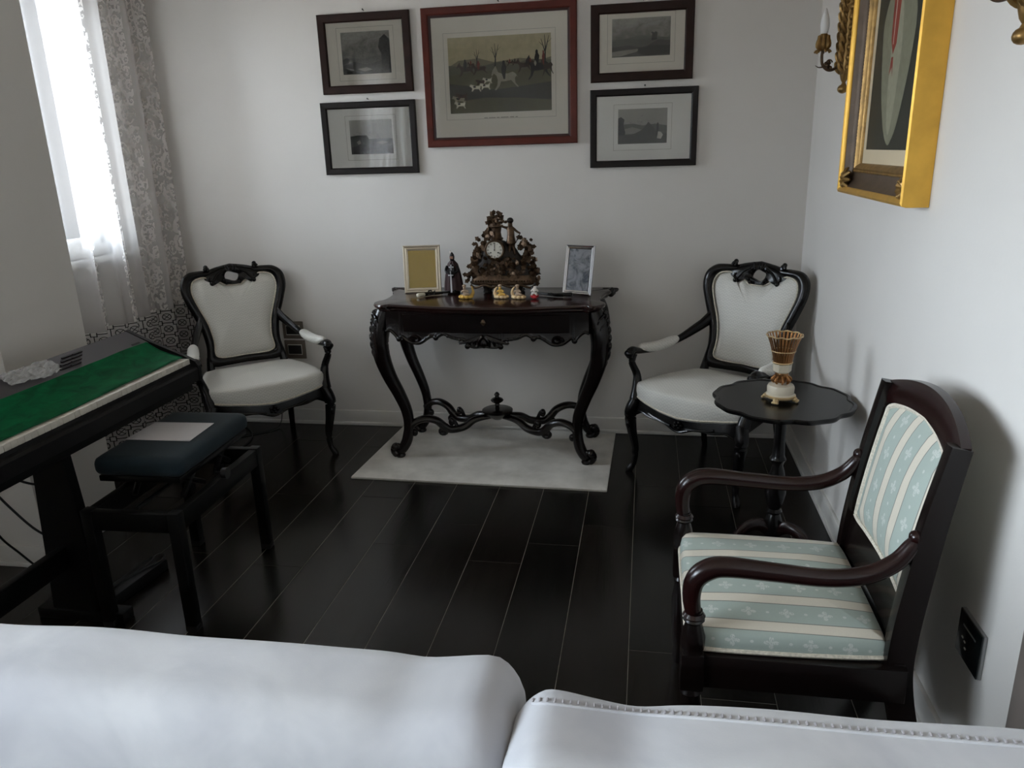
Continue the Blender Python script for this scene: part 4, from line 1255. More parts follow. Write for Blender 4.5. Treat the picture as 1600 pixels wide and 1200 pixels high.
# ================================================================== FRAMED PRINTS ON THE BACK WALL
def P2(name, rgb, rough=.8): 
    if name not in M: M[name] = simple(name, srgb(*rgb), rough, var=.10, vscale=40)
    return M[name]
def paint(name, parent, rect, polys, y0):
    """flat print: polygons (0..1 coords) of one ink tone each, laid like ink layers on the paper"""
    x0, x1, z0, z1 = rect
    mats = []; m = MB()
    for k, (mat, pts) in enumerate(polys):
        if mat not in mats: mats.append(mat)
        m.add([(x0+(x1-x0)*a, y0-.00012*(k+1), z0+(z1-z0)*b) for a, b in pts], [tuple(range(len(pts)))], mats.index(mat))
    return m.build(name, mats, parent, smooth=False)
def frame_ring(m, w, h, prof, mi=0):
    """moulding: prof = [(inset from outer edge, depth from wall)]"""
    for (sx, sz, L) in ((1, 0, h), (-1, 0, h), (0, 1, w), (0, -1, w)):
        ra, rb = [], []
        for ins, d in prof:
            if sx: ra.append((sx*(w/2-ins), -d, -(h/2-ins))); rb.append((sx*(w/2-ins), -d, (h/2-ins)))
            else: ra.append((-(w/2-ins), -d, sz*(h/2-ins))); rb.append(((w/2-ins), -d, sz*(h/2-ins)))
        m.ringloft([ra, rb], cap0=True, cap1=True, mi=mi)
    return m
def side_piece(w, h, side, prof):
    m = MB(); sx, sz = side
    ra, rb = [], []
    for ins, d in prof:
        if sx: ra.append((sx*(w/2-ins), -d, -(h/2-ins))); rb.append((sx*(w/2-ins), -d, (h/2-ins)))
        else: ra.append((-(w/2-ins), -d, sz*(h/2-ins))); rb.append(((w/2-ins), -d, sz*(h/2-ins)))
    return m.ringloft([ra, rb], cap0=True, cap1=True)
def picture(label, x0, x1, z0, z1, border, fmat, pr, polys, base_mat, mount, lip=None, nail='steel', group='five framed prints on the back wall'):
    cx, cz, w, h = (x0+x1)/2, (z0+z1)/2, x1-x0, z1-z0
    r = thing('framed_print', label, 'picture', (cx, YB, cz), 0, group)
    prof = [(0, .002), (0, .018), (.004, .022), (border-.006, .020), (border, .014), (border, .002)]
    for sd in ((1, 0), (-1, 0), (0, 1), (0, -1)):
        side_piece(w, h, sd, prof).build('frame_side', fmat, r, sharp=30)
    inner = border
    if lip:
        m = MB(); frame_ring(m, w-2*border+.002, h-2*border+.002, [(0, .004), (0, .015), (.010, .012), (.012, .004)])
        m.build('inner_lip', lip, r, sharp=30); inner = border+.011
    MB().box((-w/2+inner-.003, -.0075, -h/2+inner-.003), (w/2-inner+.003, -.003, h/2-inner+.003)).build('mount', mount, r, smooth=False)
    px0, px1 = -w/2+w*pr[0], -w/2+w*pr[1]; pz1, pz0 = h/2-h*pr[2], h/2-h*pr[3]
    # plate line
    g = (.022, .030)
    m = MB(); a0, a1, b0, b1 = px0-g[0], px1+g[0], pz0-g[1], pz1+g[0]
    for (q0, q1) in (((a0, b0), (a1, b0+.0012)), ((a0, b1-.0012), (a1, b1)), ((a0, b0), (a0+.0012, b1)), ((a1-.0012, b0), (a1, b1))):
        m.box((q0[0], -.0079, q0[1]), (q1[0], -.0074, q1[1]))
    m.build('plate_line', M['line'], r, smooth=False)
    pm = MB().box((px0, -.0082, pz0), (px1, -.0074, pz1)).xform(Matrix.Translation((-(px0+px1)/2, 0, -(pz0+pz1)/2)))
    pr_o = pm.build('print', base_mat, r, smooth=False, loc=((px0+px1)/2, 0, (pz0+pz1)/2))
    if polys: paint('engraving', pr_o, ((px0-px1)/2, (px1-px0)/2, (pz0-pz1)/2, (pz1-pz0)/2), polys, -.0083)
    MB().box((-w/2+inner-.003, -.0125, -h/2+inner-.003), (w/2-inner+.003, -.0112, h/2-inner+.003)).build('glazing', M['glass'], r, smooth=False)
    nl = MB().tube([(0.005, -.001, h/2+.010), (0.005, -.016, h/2+.013)], .0022, 6); nl.ball((0.005, -.017, h/2+.013), .0042, 8, 6)
    nl.build('nail', M['nail'], r)
    return r
g1, g2, g3, g4 = srgb(112, 110, 104), srgb(68, 68, 64), srgb(30, 31, 29), srgb(160, 158, 150)
T1 = P2('engraving_dark', (34, 35, 33)); T2 = P2('engraving_mid', (66, 67, 62)); T3 = P2('engraving_pale', (140, 138, 128)); T4 = P2('engraving_grey', (92, 92, 86))
# upper left: tree at the right, low hills
picture('dark framed engraving hanging upper left of the hunting print', -1.645, -1.166, 1.800, 2.173, .040, M['dark_frame'], (.24, .77, .23, .755),
        [(T4, [(0, .30), (.2, .38), (.45, .36), (.7, .42), (1, .40), (1, 0), (0, 0)]), (T2, [(0, .22), (.25, .30), (.5, .22), (.8, .30), (1, .26), (1, 0), (0, 0)]),
         (T1, [(.80, .05), (.82, .45), (.76, .62), (.80, .82), (.90, .92), (.99, .80), (1, .1)]), (T1, [(0, .34), (.10, .40), (.16, .34), (.12, .26), (0, .24)]), (T3, [(.3, .12), (.5, .16), (.62, .10), (.45, .06)])],
        mat_print('engraving_tone_a', 1, g4, g1, g2), M['paper'])
picture('black framed engraving hanging lower left of the hunting print', -1.670, -1.164, 1.404, 1.761, .033, M['black_frame'], (.29, .74, .25, .72),
        [(T2, [(0, .52), (.18, .56), (.40, .55), (.44, .44), (.7, .46), (1, .44), (1, 0), (0, 0)]), (T1, [(0, .20), (.3, .30), (.5, .18), (1, .24), (1, 0), (0, 0)]),
         (T3, [(.14, .36), (.22, .42), (.24, .32), (.18, .28)]), (T3, [(.6, .34), (.75, .38), (.9, .34), (.75, .28)])],
        mat_print('engraving_tone_b', 2, g4, g4, g2), M['paper_cool'])
picture('dark framed engraving of a tower hanging upper right of the hunting print', -.279, .201, 1.800, 2.141, .042, M['dark_frame'], (.21, .775, .19, .68),
        [(T4, [(0, .42), (.25, .48), (.5, .55), (.66, .52), (1, .46), (1, 0), (0, 0)]), (T1, [(.68, .40), (.69, .58), (.67, .60), (.69, .63), (.72, .60), (.75, .63), (.78, .60), (.77, .42)]),
         (T2, [(0, .26), (.3, .30), (.55, .22), (.8, .42), (1, .38), (1, 0), (0, 0)]), (T3, [(0, .14), (.25, .18), (.5, .20), (.42, .12), (.15, .02), (0, .02)]), (T1, [(.45, .22), (.7, .28), (1, .26), (1, .04), (.6, .0), (.45, .10)])],
        mat_print('engraving_tone_c', 3, g4, g1, g2), M['paper'])
picture('black framed engraving of a valley hanging lower right of the hunting print', -.281, .232, 1.405, 1.767, .032, M['black_frame'], (.264, .722, .255, .70),
        [(T4, [(0, .55), (.3, .58), (.5, .52), (.75, .56), (1, .50), (1, 0), (0, 0)]), (T3, [(.10, .42), (.3, .48), (.48, .40), (.40, .30), (.15, .28)]), (T1, [(0, .10), (0, .74), (.06, .78), (.13, .70), (.11, .52), (.15, .34), (.12, .12)]),
         (T2, [(0, .26), (.3, .26), (.5, .40), (.62, .62), (.72, .46), (.80, .30), (1, .28), (1, 0), (0, 0)]), (T1, [(.78, .20), (.79, .56), (.81, .60), (.83, .56), (.83, .22)]), (P2('engraving_white', (196, 194, 186)), [(.80, .14), (.82, .34), (.88, .32), (.92, .24), (.88, .12)])],
        mat_print('engraving_tone_d', 4, g4, g4, g2), M['paper_cool'])
# large hunting print
H_sky = P2('hunt_sky', (186, 174, 138)); H_far = P2('hunt_far', (122, 116, 92)); H_hill = P2('hunt_hill', (92, 90, 70)); H_grass = P2('hunt_grass', (86, 84, 56)); H_dk = P2('hunt_dark_ground', (44, 44, 34))
H_white = P2('hunt_white', (158, 152, 134)); H_brown = P2('hunt_brown', (58, 42, 30)); H_black = P2('hunt_black', (26, 25, 22)); H_red = P2('hunt_red', (110, 48, 36))
def shift(pts, dx, dy, sx=1, sy=1): return [(dx+a*sx, dy+b*sy) for a, b in pts]
horse = [(0, .62), (.05, .80), (.12, .90), (.17, .98), (.19, .90), (.26, .72), (.40, .66), (.62, .66), (.80, .72), (.90, .66), (1.0, .50), (.94, .56), (.88, .48), (.90, .30), (1.02, .14), (.98, .12), (.82, .30), (.74, .40), (.50, .36), (.36, .36), (.30, .18), (.16, .02), (.12, .05), (.22, .22), (.24, .42), (.20, .58), (.10, .68), (.03, .58)]
rider = [(.40, .66), (.38, .86), (.43, 1.02), (.42, 1.10), (.46, 1.17), (.52, 1.13), (.52, 1.04), (.58, .92), (.54, .68), (.52, .46), (.46, .44)]
hound = [(0, .55), (.10, .80), (.22, .74), (.55, .62), (.80, .62), (1.0, .92), (.92, .56), (.88, .30), (.98, .04), (.88, .02), (.78, .28), (.40, .30), (.26, .06), (.16, .04), (.24, .36), (.14, .52)]
def tree(dx, dy, s):
    tw = []
    for (x0, y0, x1, y1, w) in ((0, 0, .02, .55, .03), (.02, .3, -.10, .85, .016), (.02, .4, .12, .95, .016), (.02, .5, .0, 1.0, .014), (-.06, .6, -.16, .75, .01), (.08, .7, .2, .85, .01)):
        tw.append((H_black, [(dx+(x0-w)*s, dy+y0*s), (dx+(x0+w)*s, dy+y0*s), (dx+(x1+w*.4)*s, dy+y1*s), (dx+(x1-w*.4)*s, dy+y1*s)]))
    return tw
hp = [(H_far, [(0, .62), (.10, .70), (.3, .72), (.45, .66), (.7, .70), (.9, .66), (1, .70), (1, .3), (0, .3)]),
      (H_hill, [(0, .64), (.12, .62), (.2, .66), (.34, .62), (.5, .66), (.62, .62), (.8, .68), (1, .66), (1, .3), (0, .3)]),
      (H_grass, [(0, .50), (.3, .56), (.6, .54), (1, .58), (1, 0), (0, 0)]),
      (H_dk, [(0, .40), (.2, .36), (.45, .30), (.75, .34), (1, .38), (1, .14), (.7, .18), (.35, .20), (.1, .16), (0, .22)])]
hp += tree(.28, .62, .22)+tree(.46, .60, .30)+tree(.94, .64, .34)
hp += [(H_brown, shift(horse, .08, .48, .18, .20)), (H_black, shift(rider, .08, .48, .18, .20)), (H_brown, shift(horse, .22, .50, .16, .16)), (H_red, shift(rider, .22, .50, .16, .16)),
       (H_brown, shift(horse, .66, .50, .15, .20)), (H_black, shift(horse, .75, .40, .24, .34)), (H_black, shift(rider, .75, .40, .24, .34)), (H_brown, shift(horse, .90, .44, .12, .26)), (H_red, shift(rider, .86, .48, .14, .26)),
       (H_white, shift(horse, .42, .28, .26, .34)), (H_black, shift(rider, .42, .28, .26, .34)), (H_white, [(.835, .62), (.85, .66), (.862, .62), (.85, .58)])]
for (dx, dy, s, c) in ((.02, .12, .14, H_white), (.06, .17, .12, H_brown), (.20, .28, .12, H_white), (.30, .30, .11, H_white), (.26, .36, .10, H_brown), (.33, .38, .10, H_white), (.04, .06, .12, H_white)):
    hp.append((c, shift(hound, dx, dy, s, s*1.05)))
    hp.append((H_black, shift([(.3, .62), (.5, .64), (.55, .45), (.35, .42)], dx, dy, s, s*1.05)))
for (dx, c) in ((.57, H_red), (.62, H_black), (.19, H_red), (.77, H_red)):
    hp.append((H_brown, shift(horse, dx, .60, .07, .08))); hp.append((c, shift(rider, dx, .60, .07, .08)))
big = picture('large cherry framed hunting print in the middle of the back wall', -1.107, -.344, 1.526, 2.174, .036, M['cherry'], (.165, .835, .215, .755), hp, H_sky, M['paper'], M['cherry_dark'])
cap = MB()
for i, wd in enumerate((.018, .034, .014, .040, .022, .012)):
    x = -.085+[0, .024, .064, .084, .130, .158][i]
    cap.box((x, -.0080, -.192), (x+wd, -.0074, -.1885))
cap.build('caption_line', M['line'], big, smooth=False)

# ================================================================== GILT PORTRAIT ON THE RIGHT WALL
gp = thing('gilt_portrait', 'oil portrait in a deep gilt frame on the right wall', 'picture', (XR, 2.68, 1.835))
gw, gh = .76, 1.036
to_wall = Matrix.Rotation(-pi/2, 4, 'Z')      # local -y (out of the wall) -> -x ; local x -> -y
def gpart(m, name, mat, parent=gp, sharp=35): return m.xform(to_wall).build(name, mat, parent, sharp=sharp)
for sd in ((1, 0), (-1, 0), (0, 1), (0, -1)):
    body = [(0, .001), (0, .060), (.003, .070), (.010, .074), (.018, .070), (.024, .062), (.024, .001)]
    o = gpart(side_piece(gw, gh, sd, body), 'frame_side', M['gold'])
    gpart(side_piece(gw, gh, sd, [(.023, .001), (.023, .060), (.034, .046), (.050, .036), (.068, .034), (.074, .036), (.074, .001)]), 'cove', M['cove'], o)
    gpart(side_piece(gw, gh, sd, [(.082, .001), (.082, .038), (.088, .042), (.096, .036), (.104, .026), (.106, .001)]), 'inner_moulding', M['gold_old'], o)
    bd = MB()
    Ln = (gh if sd[0] else gw)-.15; n = int(Ln/.011)
    for i in range(n):
        q = -Ln/2+Ln*(i+.5)/n
        c = (sd[0]*(gw/2-.078), -.037, q) if sd[0] else (q, -.037, sd[1]*(gh/2-.078))
        bd.ball(c, (.0045, .0045, .0045), 6, 4)
    bd.xform(to_wall); tag(bd.build('beading', M['gold_old'], o), kind='stuff')
for sx in (-1, 1):
    for sz in (-1, 1):
        m = MB(); c = (sx*(gw/2-.048), sz*(gh/2-.048))
        for k in range(9):
            a = k*2*pi/9
            ca, sa = cos(a), sin(a)
            m.tube([(c[0], -.046, c[1]), (c[0]+.024*ca, -.064, c[1]+.024*sa), (c[0]+.043*ca, -.052, c[1]+.043*sa)], [.005, .010, .004], 6)
        m.ball((c[0], -.052, c[1]), .010, 8, 6)
        gpart(m, 'corner_shell', M['gold_old'])
MB_ = MB().box((-gw/2+.100, -.020, -gh/2+.100), (gw/2-.100, -.010, gh/2-.100)); gpart(MB_, 'slip', M['cream'])
cv = MB().box((-gw/2+.145, -.0225, -gh/2+.150), (gw/2-.145, -.0195, gh/2-.145)); cvo = gpart(cv, 'canvas', simple('portrait_ground', srgb(34, 38, 30), .45, var=.25, vscale=6))
pa = []
cw, ch = gw-.29, gh-.295
robe = P2('robe_greygreen', (122, 122, 102), .5); robe2 = P2('robe_pale', (146, 144, 124), .5); redb = P2('red_panel', (136, 50, 36), .5); skin = P2('portrait_skin', (150, 112, 84), .5); dkh = P2('portrait_dark', (24, 26, 22), .5); lace = P2('portrait_white', (188, 184, 168), .5)
def el(cx, cz, a, b, n=28, t0=0, t1=2*pi): return [(cx+a*cos(t0+(t1-t0)*i/n), cz+b*sin(t0+(t1-t0)*i/n)) for i in range(n)]
pa += [(robe, cr([(.50, .02), (.62, .08), (.74, .22), (.82, .40), (.84, .52), (.74, .62), (.60, .66), (.40, .66), (.27, .62), (.16, .50), (.20, .32), (.32, .12), (.42, .04)], 4, True)),
       (robe2, cr([(.50, .06), (.58, .14), (.62, .34), (.58, .56), (.46, .58), (.40, .40), (.44, .16)], 4, True)),
       (redb, [(.50, .64), (.66, .62), (.64, .44), (.58, .38), (.52, .42)]), (redb, [(.56, .37), (.60, .37), (.62, .30), (.57, .33), (.54, .29)]),
       (lace, [(.585, .60), (.60, .60), (.595, .42), (.585, .42)]), (dkh, cr([(.40, .66), (.50, .60), (.66, .64), (.70, .78), (.60, .86), (.44, .82)], 4, True)), (skin, el(.54, .80, .11, .11)), (dkh, el(.54, .90, .13, .06))]
mm = MB(); mats = []
for k, (mat, pts) in enumerate(pa):
    if mat not in mats: mats.append(mat)
    mm.add([(-cw/2+cw*(1-a), -.0227-.0001*k, -gh/2+.150+ch*b) for a, b in pts], [tuple(range(len(pts)))], mats.index(mat))
mm.xform(to_wall).build('painted_figure', mats, cvo, smooth=False)

# ================================================================== WALL SCONCES
def sconce(label, y, z):
    r = thing('wall_sconce', label, 'wall lamp', (XR, y, z), 0, 'gilt sconces beside the portrait')
    # carved gilt back plate, beaded and leafy; finial at the foot
    m = MB()
    prof = [(.002, -.055), (.014, -.05), (.016, -.035), (.008, -.022), (.016, -.012), (.020, 0), (.026, .02), (.030, .06), (.026, .10), (.022, .14), (.028, .18), (.024, .24), (.018, .32), (.012, .40), (.002, .44)]
    m.lathe(prof, (-.022, 0, 0), 14, sx=.75)
    m.ball((-.024, 0, -.045), (.020, .020, .017), 10, 8)
    m.build('back_plate', M['gold_old'], r)
    lv = MB()
    for i in range(9):
        zz = .01+.035*i
        for s in (-1, 1):
            lv.tube(cr([(-.03, s*.012, zz), (-.046, s*.022, zz+.018), (-.052, s*.024, zz+.040), (-.044, s*.026, zz+.050)], 3), [.005, .008, .009, .009, .008, .007, .006, .004, .003, .002], 6)
        lv.ball((-.020, -.036, zz+.02), (.012, .012, .012), 8, 6); lv.ball((-.020, .036, zz+.02), (.012, .012, .012), 8, 6)
    lv.build('leaf_carving', M['gold_old'], r)
    a = MB()
    p = [(-.035, 0, .065), (-.045, 0, .045), (-.062, 0, .028), (-.085, 0, .026), (-.105, 0, .045), (-.110, 0, .075), (-.108, 0, .095)]
    a.tube(cr(p, 6), .0055, 8)
    a.tube([(-.082+.012*cos(t*.5)*(1-t/22), 0, .052+.012*sin(t*.5)*(1-t/22)) for t in range(20)], .0025, 6, ref=(0, 1, 0))
    a.tube(cr([(-.098, 0, .038), (-.118, 0, .036), (-.132, 0, .044)], 4), [.004-.0004*i for i in range(9)], 6)
    for k in range(6): a.ball((-.086+.010*cos(k), .006*sin(k*2), .034+.004*k), (.007, .007, .007), 7, 5)
    a.build('arm', M['bronze'], r)
    c = MB()
    for k in range(7):
        t = 2*pi*k/7
        c.tube(cr([(-.108+.006*cos(t), .006*sin(t), .098), (-.108+.020*cos(t), .020*sin(t), .112), (-.108+.018*cos(t), .018*sin(t), .138), (-.108+.021*cos(t), .021*sin(t), .150)], 3), [.004, .006, .008, .009, .009, .008, .006, .005, .003, .002], 6)
        c.tube(cr([(-.108+.006*cos(t+.4), .006*sin(t+.4), .098), (-.108+.024*cos(t+.4), .024*sin(t+.4), .096), (-.108+.030*cos(t+.4), .030*sin(t+.4), .088)], 3), .004, 6)
    c.lathe([(.012, .10), (.015, .11), (.015, .15), (.012, .155)], (-.108, 0, 0), 12)
    c.build('candle_cup', M['gold_old'], r)
    MB().lathe([(.011, .152), (.015, .168), (.017, .185), (.015, .205), (.009, .226), (.004, .240), (.001, .245)], (-.108, 0, 0), 16).build('bulb', M['bulb'], r, sharp=80)
sconce('gilt sconce with a white candle bulb left of the portrait', 3.335, 1.735)
sconce('gilt sconce right of the portrait at the edge of the photo', 1.825, 1.735)

# ================================================================== THINGS ON THE CONSOLE TABLE
Z0 = TOP+.0005
def photo_frame(name, label, loc, rz, w, h, border, mat, inset_mat, inset_name, tilt):
    r = thing(name, label, 'photo frame', loc, rz)
    T = Matrix.Rotation(-radians(tilt), 4, 'X')
    def up(m): return m.xform(Matrix.Translation((0, 0, h/2))).xform(T)
    for sd in ((1, 0), (-1, 0), (0, 1), (0, -1)):
        up(side_piece(w, h, sd, [(0, 0), (0, .010), (.004, .014), (border*.45, .011), (border*.6, .013), (border-.002, .010), (border, .004), (border, 0)])).build('frame_side', mat, r, sharp=30)
    up(MB().box((-w/2+.004, 0, -h/2+.004), (w/2-.004, .004, h/2-.004))).build('backing', M['black_frame'], r)
    up(MB().box((-w/2+border-.002, -.0045, -h/2+border-.002), (w/2-border+.002, -.0005, h/2-border+.002))).build(inset_name, inset_mat, r, smooth=False)
    up(MB().box((-w/2+border-.002, -.0075, -h/2+border-.002), (w/2-border+.002, -.0065, h/2-border+.002))).build('glazing', M['glass'], r, smooth=False)
    e0 = h*.55*math.tan(radians(tilt))+.006
    MB().add([(-.02, e0, h*.55), (.02, e0, h*.55), (.02, h*.38, 0), (-.02, h*.38, 0), (-.02, e0+.004, h*.55), (.02, e0+.004, h*.55), (.02, h*.38+.004, .0), (-.02, h*.38+.004, .0)],
             [(0, 1, 2, 3), (7, 6, 5, 4), (0, 4, 5, 1), (1, 5, 6, 2), (2, 6, 7, 3), (3, 7, 4, 0)]).xform(Matrix.Identity(4)).build('easel_leg', M['black_frame'], r, smooth=False)
    return r
photo_frame('photo_frame', 'pale metal photo frame with a plain yellow card on console table', (-1.128, 3.785, Z0), radians(10), .190, .240, .026, M['champagne'], M['yellow_card'], 'yellow_card', 7)
def mat_photo():
    m, b, t = newmat('photo_reflection_tone'); co = t.coord()
    n = t.noise(co, 16.0, 5.0, .6, 1.2)
    t.put(b.inputs['Base Color'], t.ramp(n, [(.36, srgb(110, 120, 138)), (.5, srgb(196, 202, 214)), (.75, srgb(238, 240, 246))]))  # tones raised to imitate the bright curtain reflected in the picture
    b.inputs['Roughness'].default_value = .15
    return m
photo_frame('photo_frame', 'silver photo frame with a grey photo lightened for a curtain reflection on console table', (-.330, 3.74, Z0), radians(-24), .158, .240, .020, M['silver'], mat_photo(), 'photo', 12)

# mantel clock
ck = thing('mantel_clock', 'ornate dark bronze mantel clock with a figure and white dial', 'clock', (-.706, 3.805, Z0))
BZ = M['bronze']; BD = M['bronze_dk']
for sx in (-1, 1):
    for sy in (-.035, .035):
        f = MB().lathe([(.012, 0), (.018, .006), (.014, .020), (.020, .034), (.022, .046)], (sx*.085, sy, 0), 10)
        f.build('foot', BD, ck)
m = MB()
ol = cr([(-.172, 0), (-.15, -.045), (-.06, -.055), (0, -.062), (.06, -.055), (.15, -.045), (.172, 0), (.15, .05), (0, .055), (-.15, .05)], 5, True)
m.ringloft([[(a*s, b*s, z) for a, b in ol] for s, z in ((.90, .040), (1.0, .046), (1.02, .054), (.97, .060), (.96, .070), (.90, .080), (.88, .092))], cap0=True, cap1=True)
m.build('base', BZ, ck)
sw = MB()
for s in (-1, 1):
    sw.tube(cr([(0, -.06, .046), (s*.05, -.062, .034), (s*.09, -.058, .044), (s*.14, -.05, .030), (s*.165, -.04, .042)], 5), .006, 6)
for i in range(24): sw.ball((-.15+.3*i/23, -.058-.010*(1-abs(i-11.5)/11.5), .064), (.005, .005, .006), 6, 4)
sw.build('base_garland', BZ, ck)
# rocky mound body carrying the drum
m = MB()
rings = []
for k in range(12):
    q = k/11; z = .088+.17*q
    hw = .150*(1-q)**.8+.030; dp = .045*(1-.45*q)
    cxm = -.014*q-.01*q
    rg_ = []
    for i in range(36):
        a = 2*pi*i/36
        n = 1+.16*mnoise.noise(Vector((cos(a)*2.5, sin(a)*2.5, z*26)))
        rg_.append((cxm+hw*cos(a)*n, dp*sin(a)*n, z+.006*mnoise.noise(Vector((a*3, z*30, 1)))))
    rings.append(rg_)
m.ringloft(rings, cap0=True, cap1=True).build('mound', BD, ck, sharp=60)
# drum, bezel, dial
DX, DZ = -.034, .219
def disc(rad, y0, y1, seg=32, prof=None):
    mm = MB(); pr = prof or [(rad, y0), (rad, y1)]
    rr = [[(DX+r_*cos(2*pi*k/seg), y_, DZ+r_*sin(2*pi*k/seg)) for k in range(seg)] for r_, y_ in pr]
    return mm.ringloft(rr, cap0=True, cap1=True)
disc(0, 0, 0, prof=[(.050, .03), (.050, -.045), (.047, -.050)]).build('drum', BZ, ck, sharp=40)
rr = MB(); rr.tube([(DX+.0455*cos(a*pi/20), -.052, DZ+.0455*sin(a*pi/20)) for a in range(40)], .0055, 8, closed=True, ref=(0, 1, 0)); rr.build('bezel', BZ, ck)
dial = disc(0, 0, 0, prof=[(.041, -.049), (.041, -.0535), (.002, -.055)]).build('dial', M['enamel'], ck, sharp=60)
NUM = ['XII', 'I', 'II', 'III', 'IIII', 'V', 'VI', 'VII', 'VIII', 'IX', 'X', 'XI']
nm = MB()
STR = {'I': [((0, 0), (0, 1))], 'V': [((-.3, 1), (0, 0)), ((.3, 1), (0, 0))], 'X': [((-.3, 0), (.3, 1)), ((-.3, 1), (.3, 0))]}
WID = {'I': .45, 'V': .8, 'X': .8}
for i, s in enumerate(NUM):
    a = pi/2-2*pi*i/12
    tot = sum(WID[c] for c in s); x = -tot/2; hs = .0085
    er = Vector((cos(a), sin(a))); et = Vector((sin(a), -cos(a)))
    for c in s:
        x += WID[c]/2
        for (p0, p1) in STR[c]:
            q = []
            for (px_, pz_) in (p0, p1):
                w = er*(.0285+hs*pz_)+et*((x+px_)*hs*.62)
                q.append((DX+w.x, -.0553, DZ+w.y))
            nm.tube(q, .00055, 4)
        x += WID[c]/2
nm.build('numerals', M['ink'], dial, smooth=False)
hd = MB()
hd.tube([(DX, -.0562, DZ), (DX+.0006, -.0562, DZ+.024)], .0010, 5); hd.tube([(DX, -.0568, DZ), (DX+.0035, -.0568, DZ+.032)], .0008, 5); hd.ball((DX, -.0562, DZ), .0032, 8, 6)
hd.build('hands', M['ink'], dial)
for s in (-1, 1):
    h = MB().ball((DX+s*.019, -.0548, DZ-.013), (.0042, .001, .0034), 8, 6); h.build('winding_hole', M['ink'], dial)
# column and urn above the drum
m = MB().lathe([(.030, .262), (.034, .270), (.026, .278), (.022, .30), (.025, .322), (.034, .330), (.034, .336), (.02, .340)], (-.030, 0, 0), 14)
m.build('column', BZ, ck)
def leaf(mb_, c, ang, s, tilt=0.0):
    d = Vector((cos(ang), -.25+tilt, sin(ang))).normalized(); n = Vector((-sin(ang), 0, cos(ang)))
    c = Vector(c)
    p = [(0, 0), (.25, .28), (.5, .22), (.62, .36), (.8, .16), (1, 0), (.8, -.16), (.62, -.36), (.5, -.22), (.25, -.28)]
    f0 = [c+d*(a*s)+n*(b*s)+Vector((0, -.10*s*sin(a*pi), 0)) for a, b in p]
    v_ = f0+[q+Vector((0, .0025, 0)) for q in f0]
    k = len(p)
    mb_.add(v_, [tuple(range(k)), tuple(range(2*k-1, k-1, -1))]+[(i, (i+1) % k, k+(i+1) % k, k+i) for i in range(k)])
rnd = random.Random(3)
def foliage(pts, n, s0, spread, stems):
    f = MB()
    for st_ in stems: f.tube(cr(st_, 5), .004, 6)
    path = cr(pts, 8)
    for i in range(n):
        c = path[int(i*(len(path)-1)/(n-1))]
        c = (c[0]+rnd.uniform(-spread, spread), c[1]+rnd.uniform(-.03, .018), c[2]+rnd.uniform(-spread, spread))
        leaf(f, c, rnd.uniform(0, 2*pi), s0*rnd.uniform(.8, 1.3), rnd.uniform(-.6, .3))
    return tag(f.build('foliage', BZ, ck, smooth=False), kind='stuff')
foliage([(-.165, -.01, .075), (-.150, 0, .12), (-.125, 0, .17), (-.118, 0, .215), (-.112, 0, .25)], 70, .032, .018, [[(-.12, 0, .09), (-.12, 0, .16), (-.108, 0, .25)], [(-.06, 0, .14), (-.095, 0, .19), (-.09, 0, .26)]])
foliage([(.165, -.01, .075), (.150, 0, .12), (.130, 0, .17), (.118, 0, .215), (.110, 0, .26)], 78, .032, .020, [[(.12, 0, .09), (.13, 0, .16), (.11, 0, .26)], [(.06, 0, .14), (.10, 0, .18), (.12, 0, .24)]])
foliage([(-.086, 0, .255), (-.076, 0, .29), (-.066, 0, .318)], 24, .028, .014, [[(-.05, 0, .25), (-.07, 0, .30), (-.07, 0, .33)]])
foliage([(-.058, 0, .350), (-.03, 0, .365), (-.028, 0, .385), (0, 0, .350)], 40, .028, .014, [])
foliage([(-.10, -.045, .10), (-.05, -.055, .125), (0, -.058, .11), (.05, -.055, .13), (.10, -.045, .10)], 60, .028, .018, [])
foliage([(-.06, -.045, .16), (-.02, -.05, .155), (.03, -.045, .165), (.07, -.04, .15)], 34, .026, .016, [])
# standing child figure leaning on the column
def statuette(name, mat, parent, pts, edges, rad, loc=(0, 0, 0), sub=2):
    me = bpy.data.meshes.new(name); me.from_pydata(pts, edges, [])
    o = bpy.data.objects.new(name, me); COL.objects.link(o); o.parent = parent; o.location = loc
    sk = o.modifiers.new('skin', 'SKIN')
    for i, r_ in enumerate(rad):
        q = me.skin_vertices[0].data[i]; q.radius = (r_, r_) if not hasattr(r_, '__len__') else r_
    me.skin_vertices[0].data[0].use_root = True
    sub_ = o.modifiers.new('sub', 'SUBSURF'); sub_.levels = sub; sub_.render_levels = sub
    me.materials.append(mat)
    dg = bpy.context.evaluated_depsgraph_get()
    ev = o.evaluated_get(dg); nm_ = bpy.data.meshes.new_from_object(ev)
    o.modifiers.clear(); o.data = nm_
    if not nm_.materials: nm_.materials.append(mat)
    nm_.polygons.foreach_set('use_smooth', [True]*len(nm_.polygons))
    return o
fp = [(.045, -.012, .268), (.045, -.012, .292), (.043, -.012, .318), (.042, -.013, .332), (.042, -.016, .352),
      (.038, -.014, .240), (.036, -.016, .212), (.034, -.020, .188), (.053, -.014, .238), (.060, -.018, .212), (.064, -.022, .188),
      (.028, -.012, .322), (.008, -.016, .328), (-.006, -.016, .336), (.058, -.012, .320), (.076, -.016, .304), (.094, -.022, .296)]
fe = [(0, 1), (1, 2), (2, 3), (3, 4), (0, 5), (5, 6), (6, 7), (0, 8), (8, 9), (9, 10), (2, 11), (11, 12), (12, 13), (2, 14), (14, 15), (15, 16)]
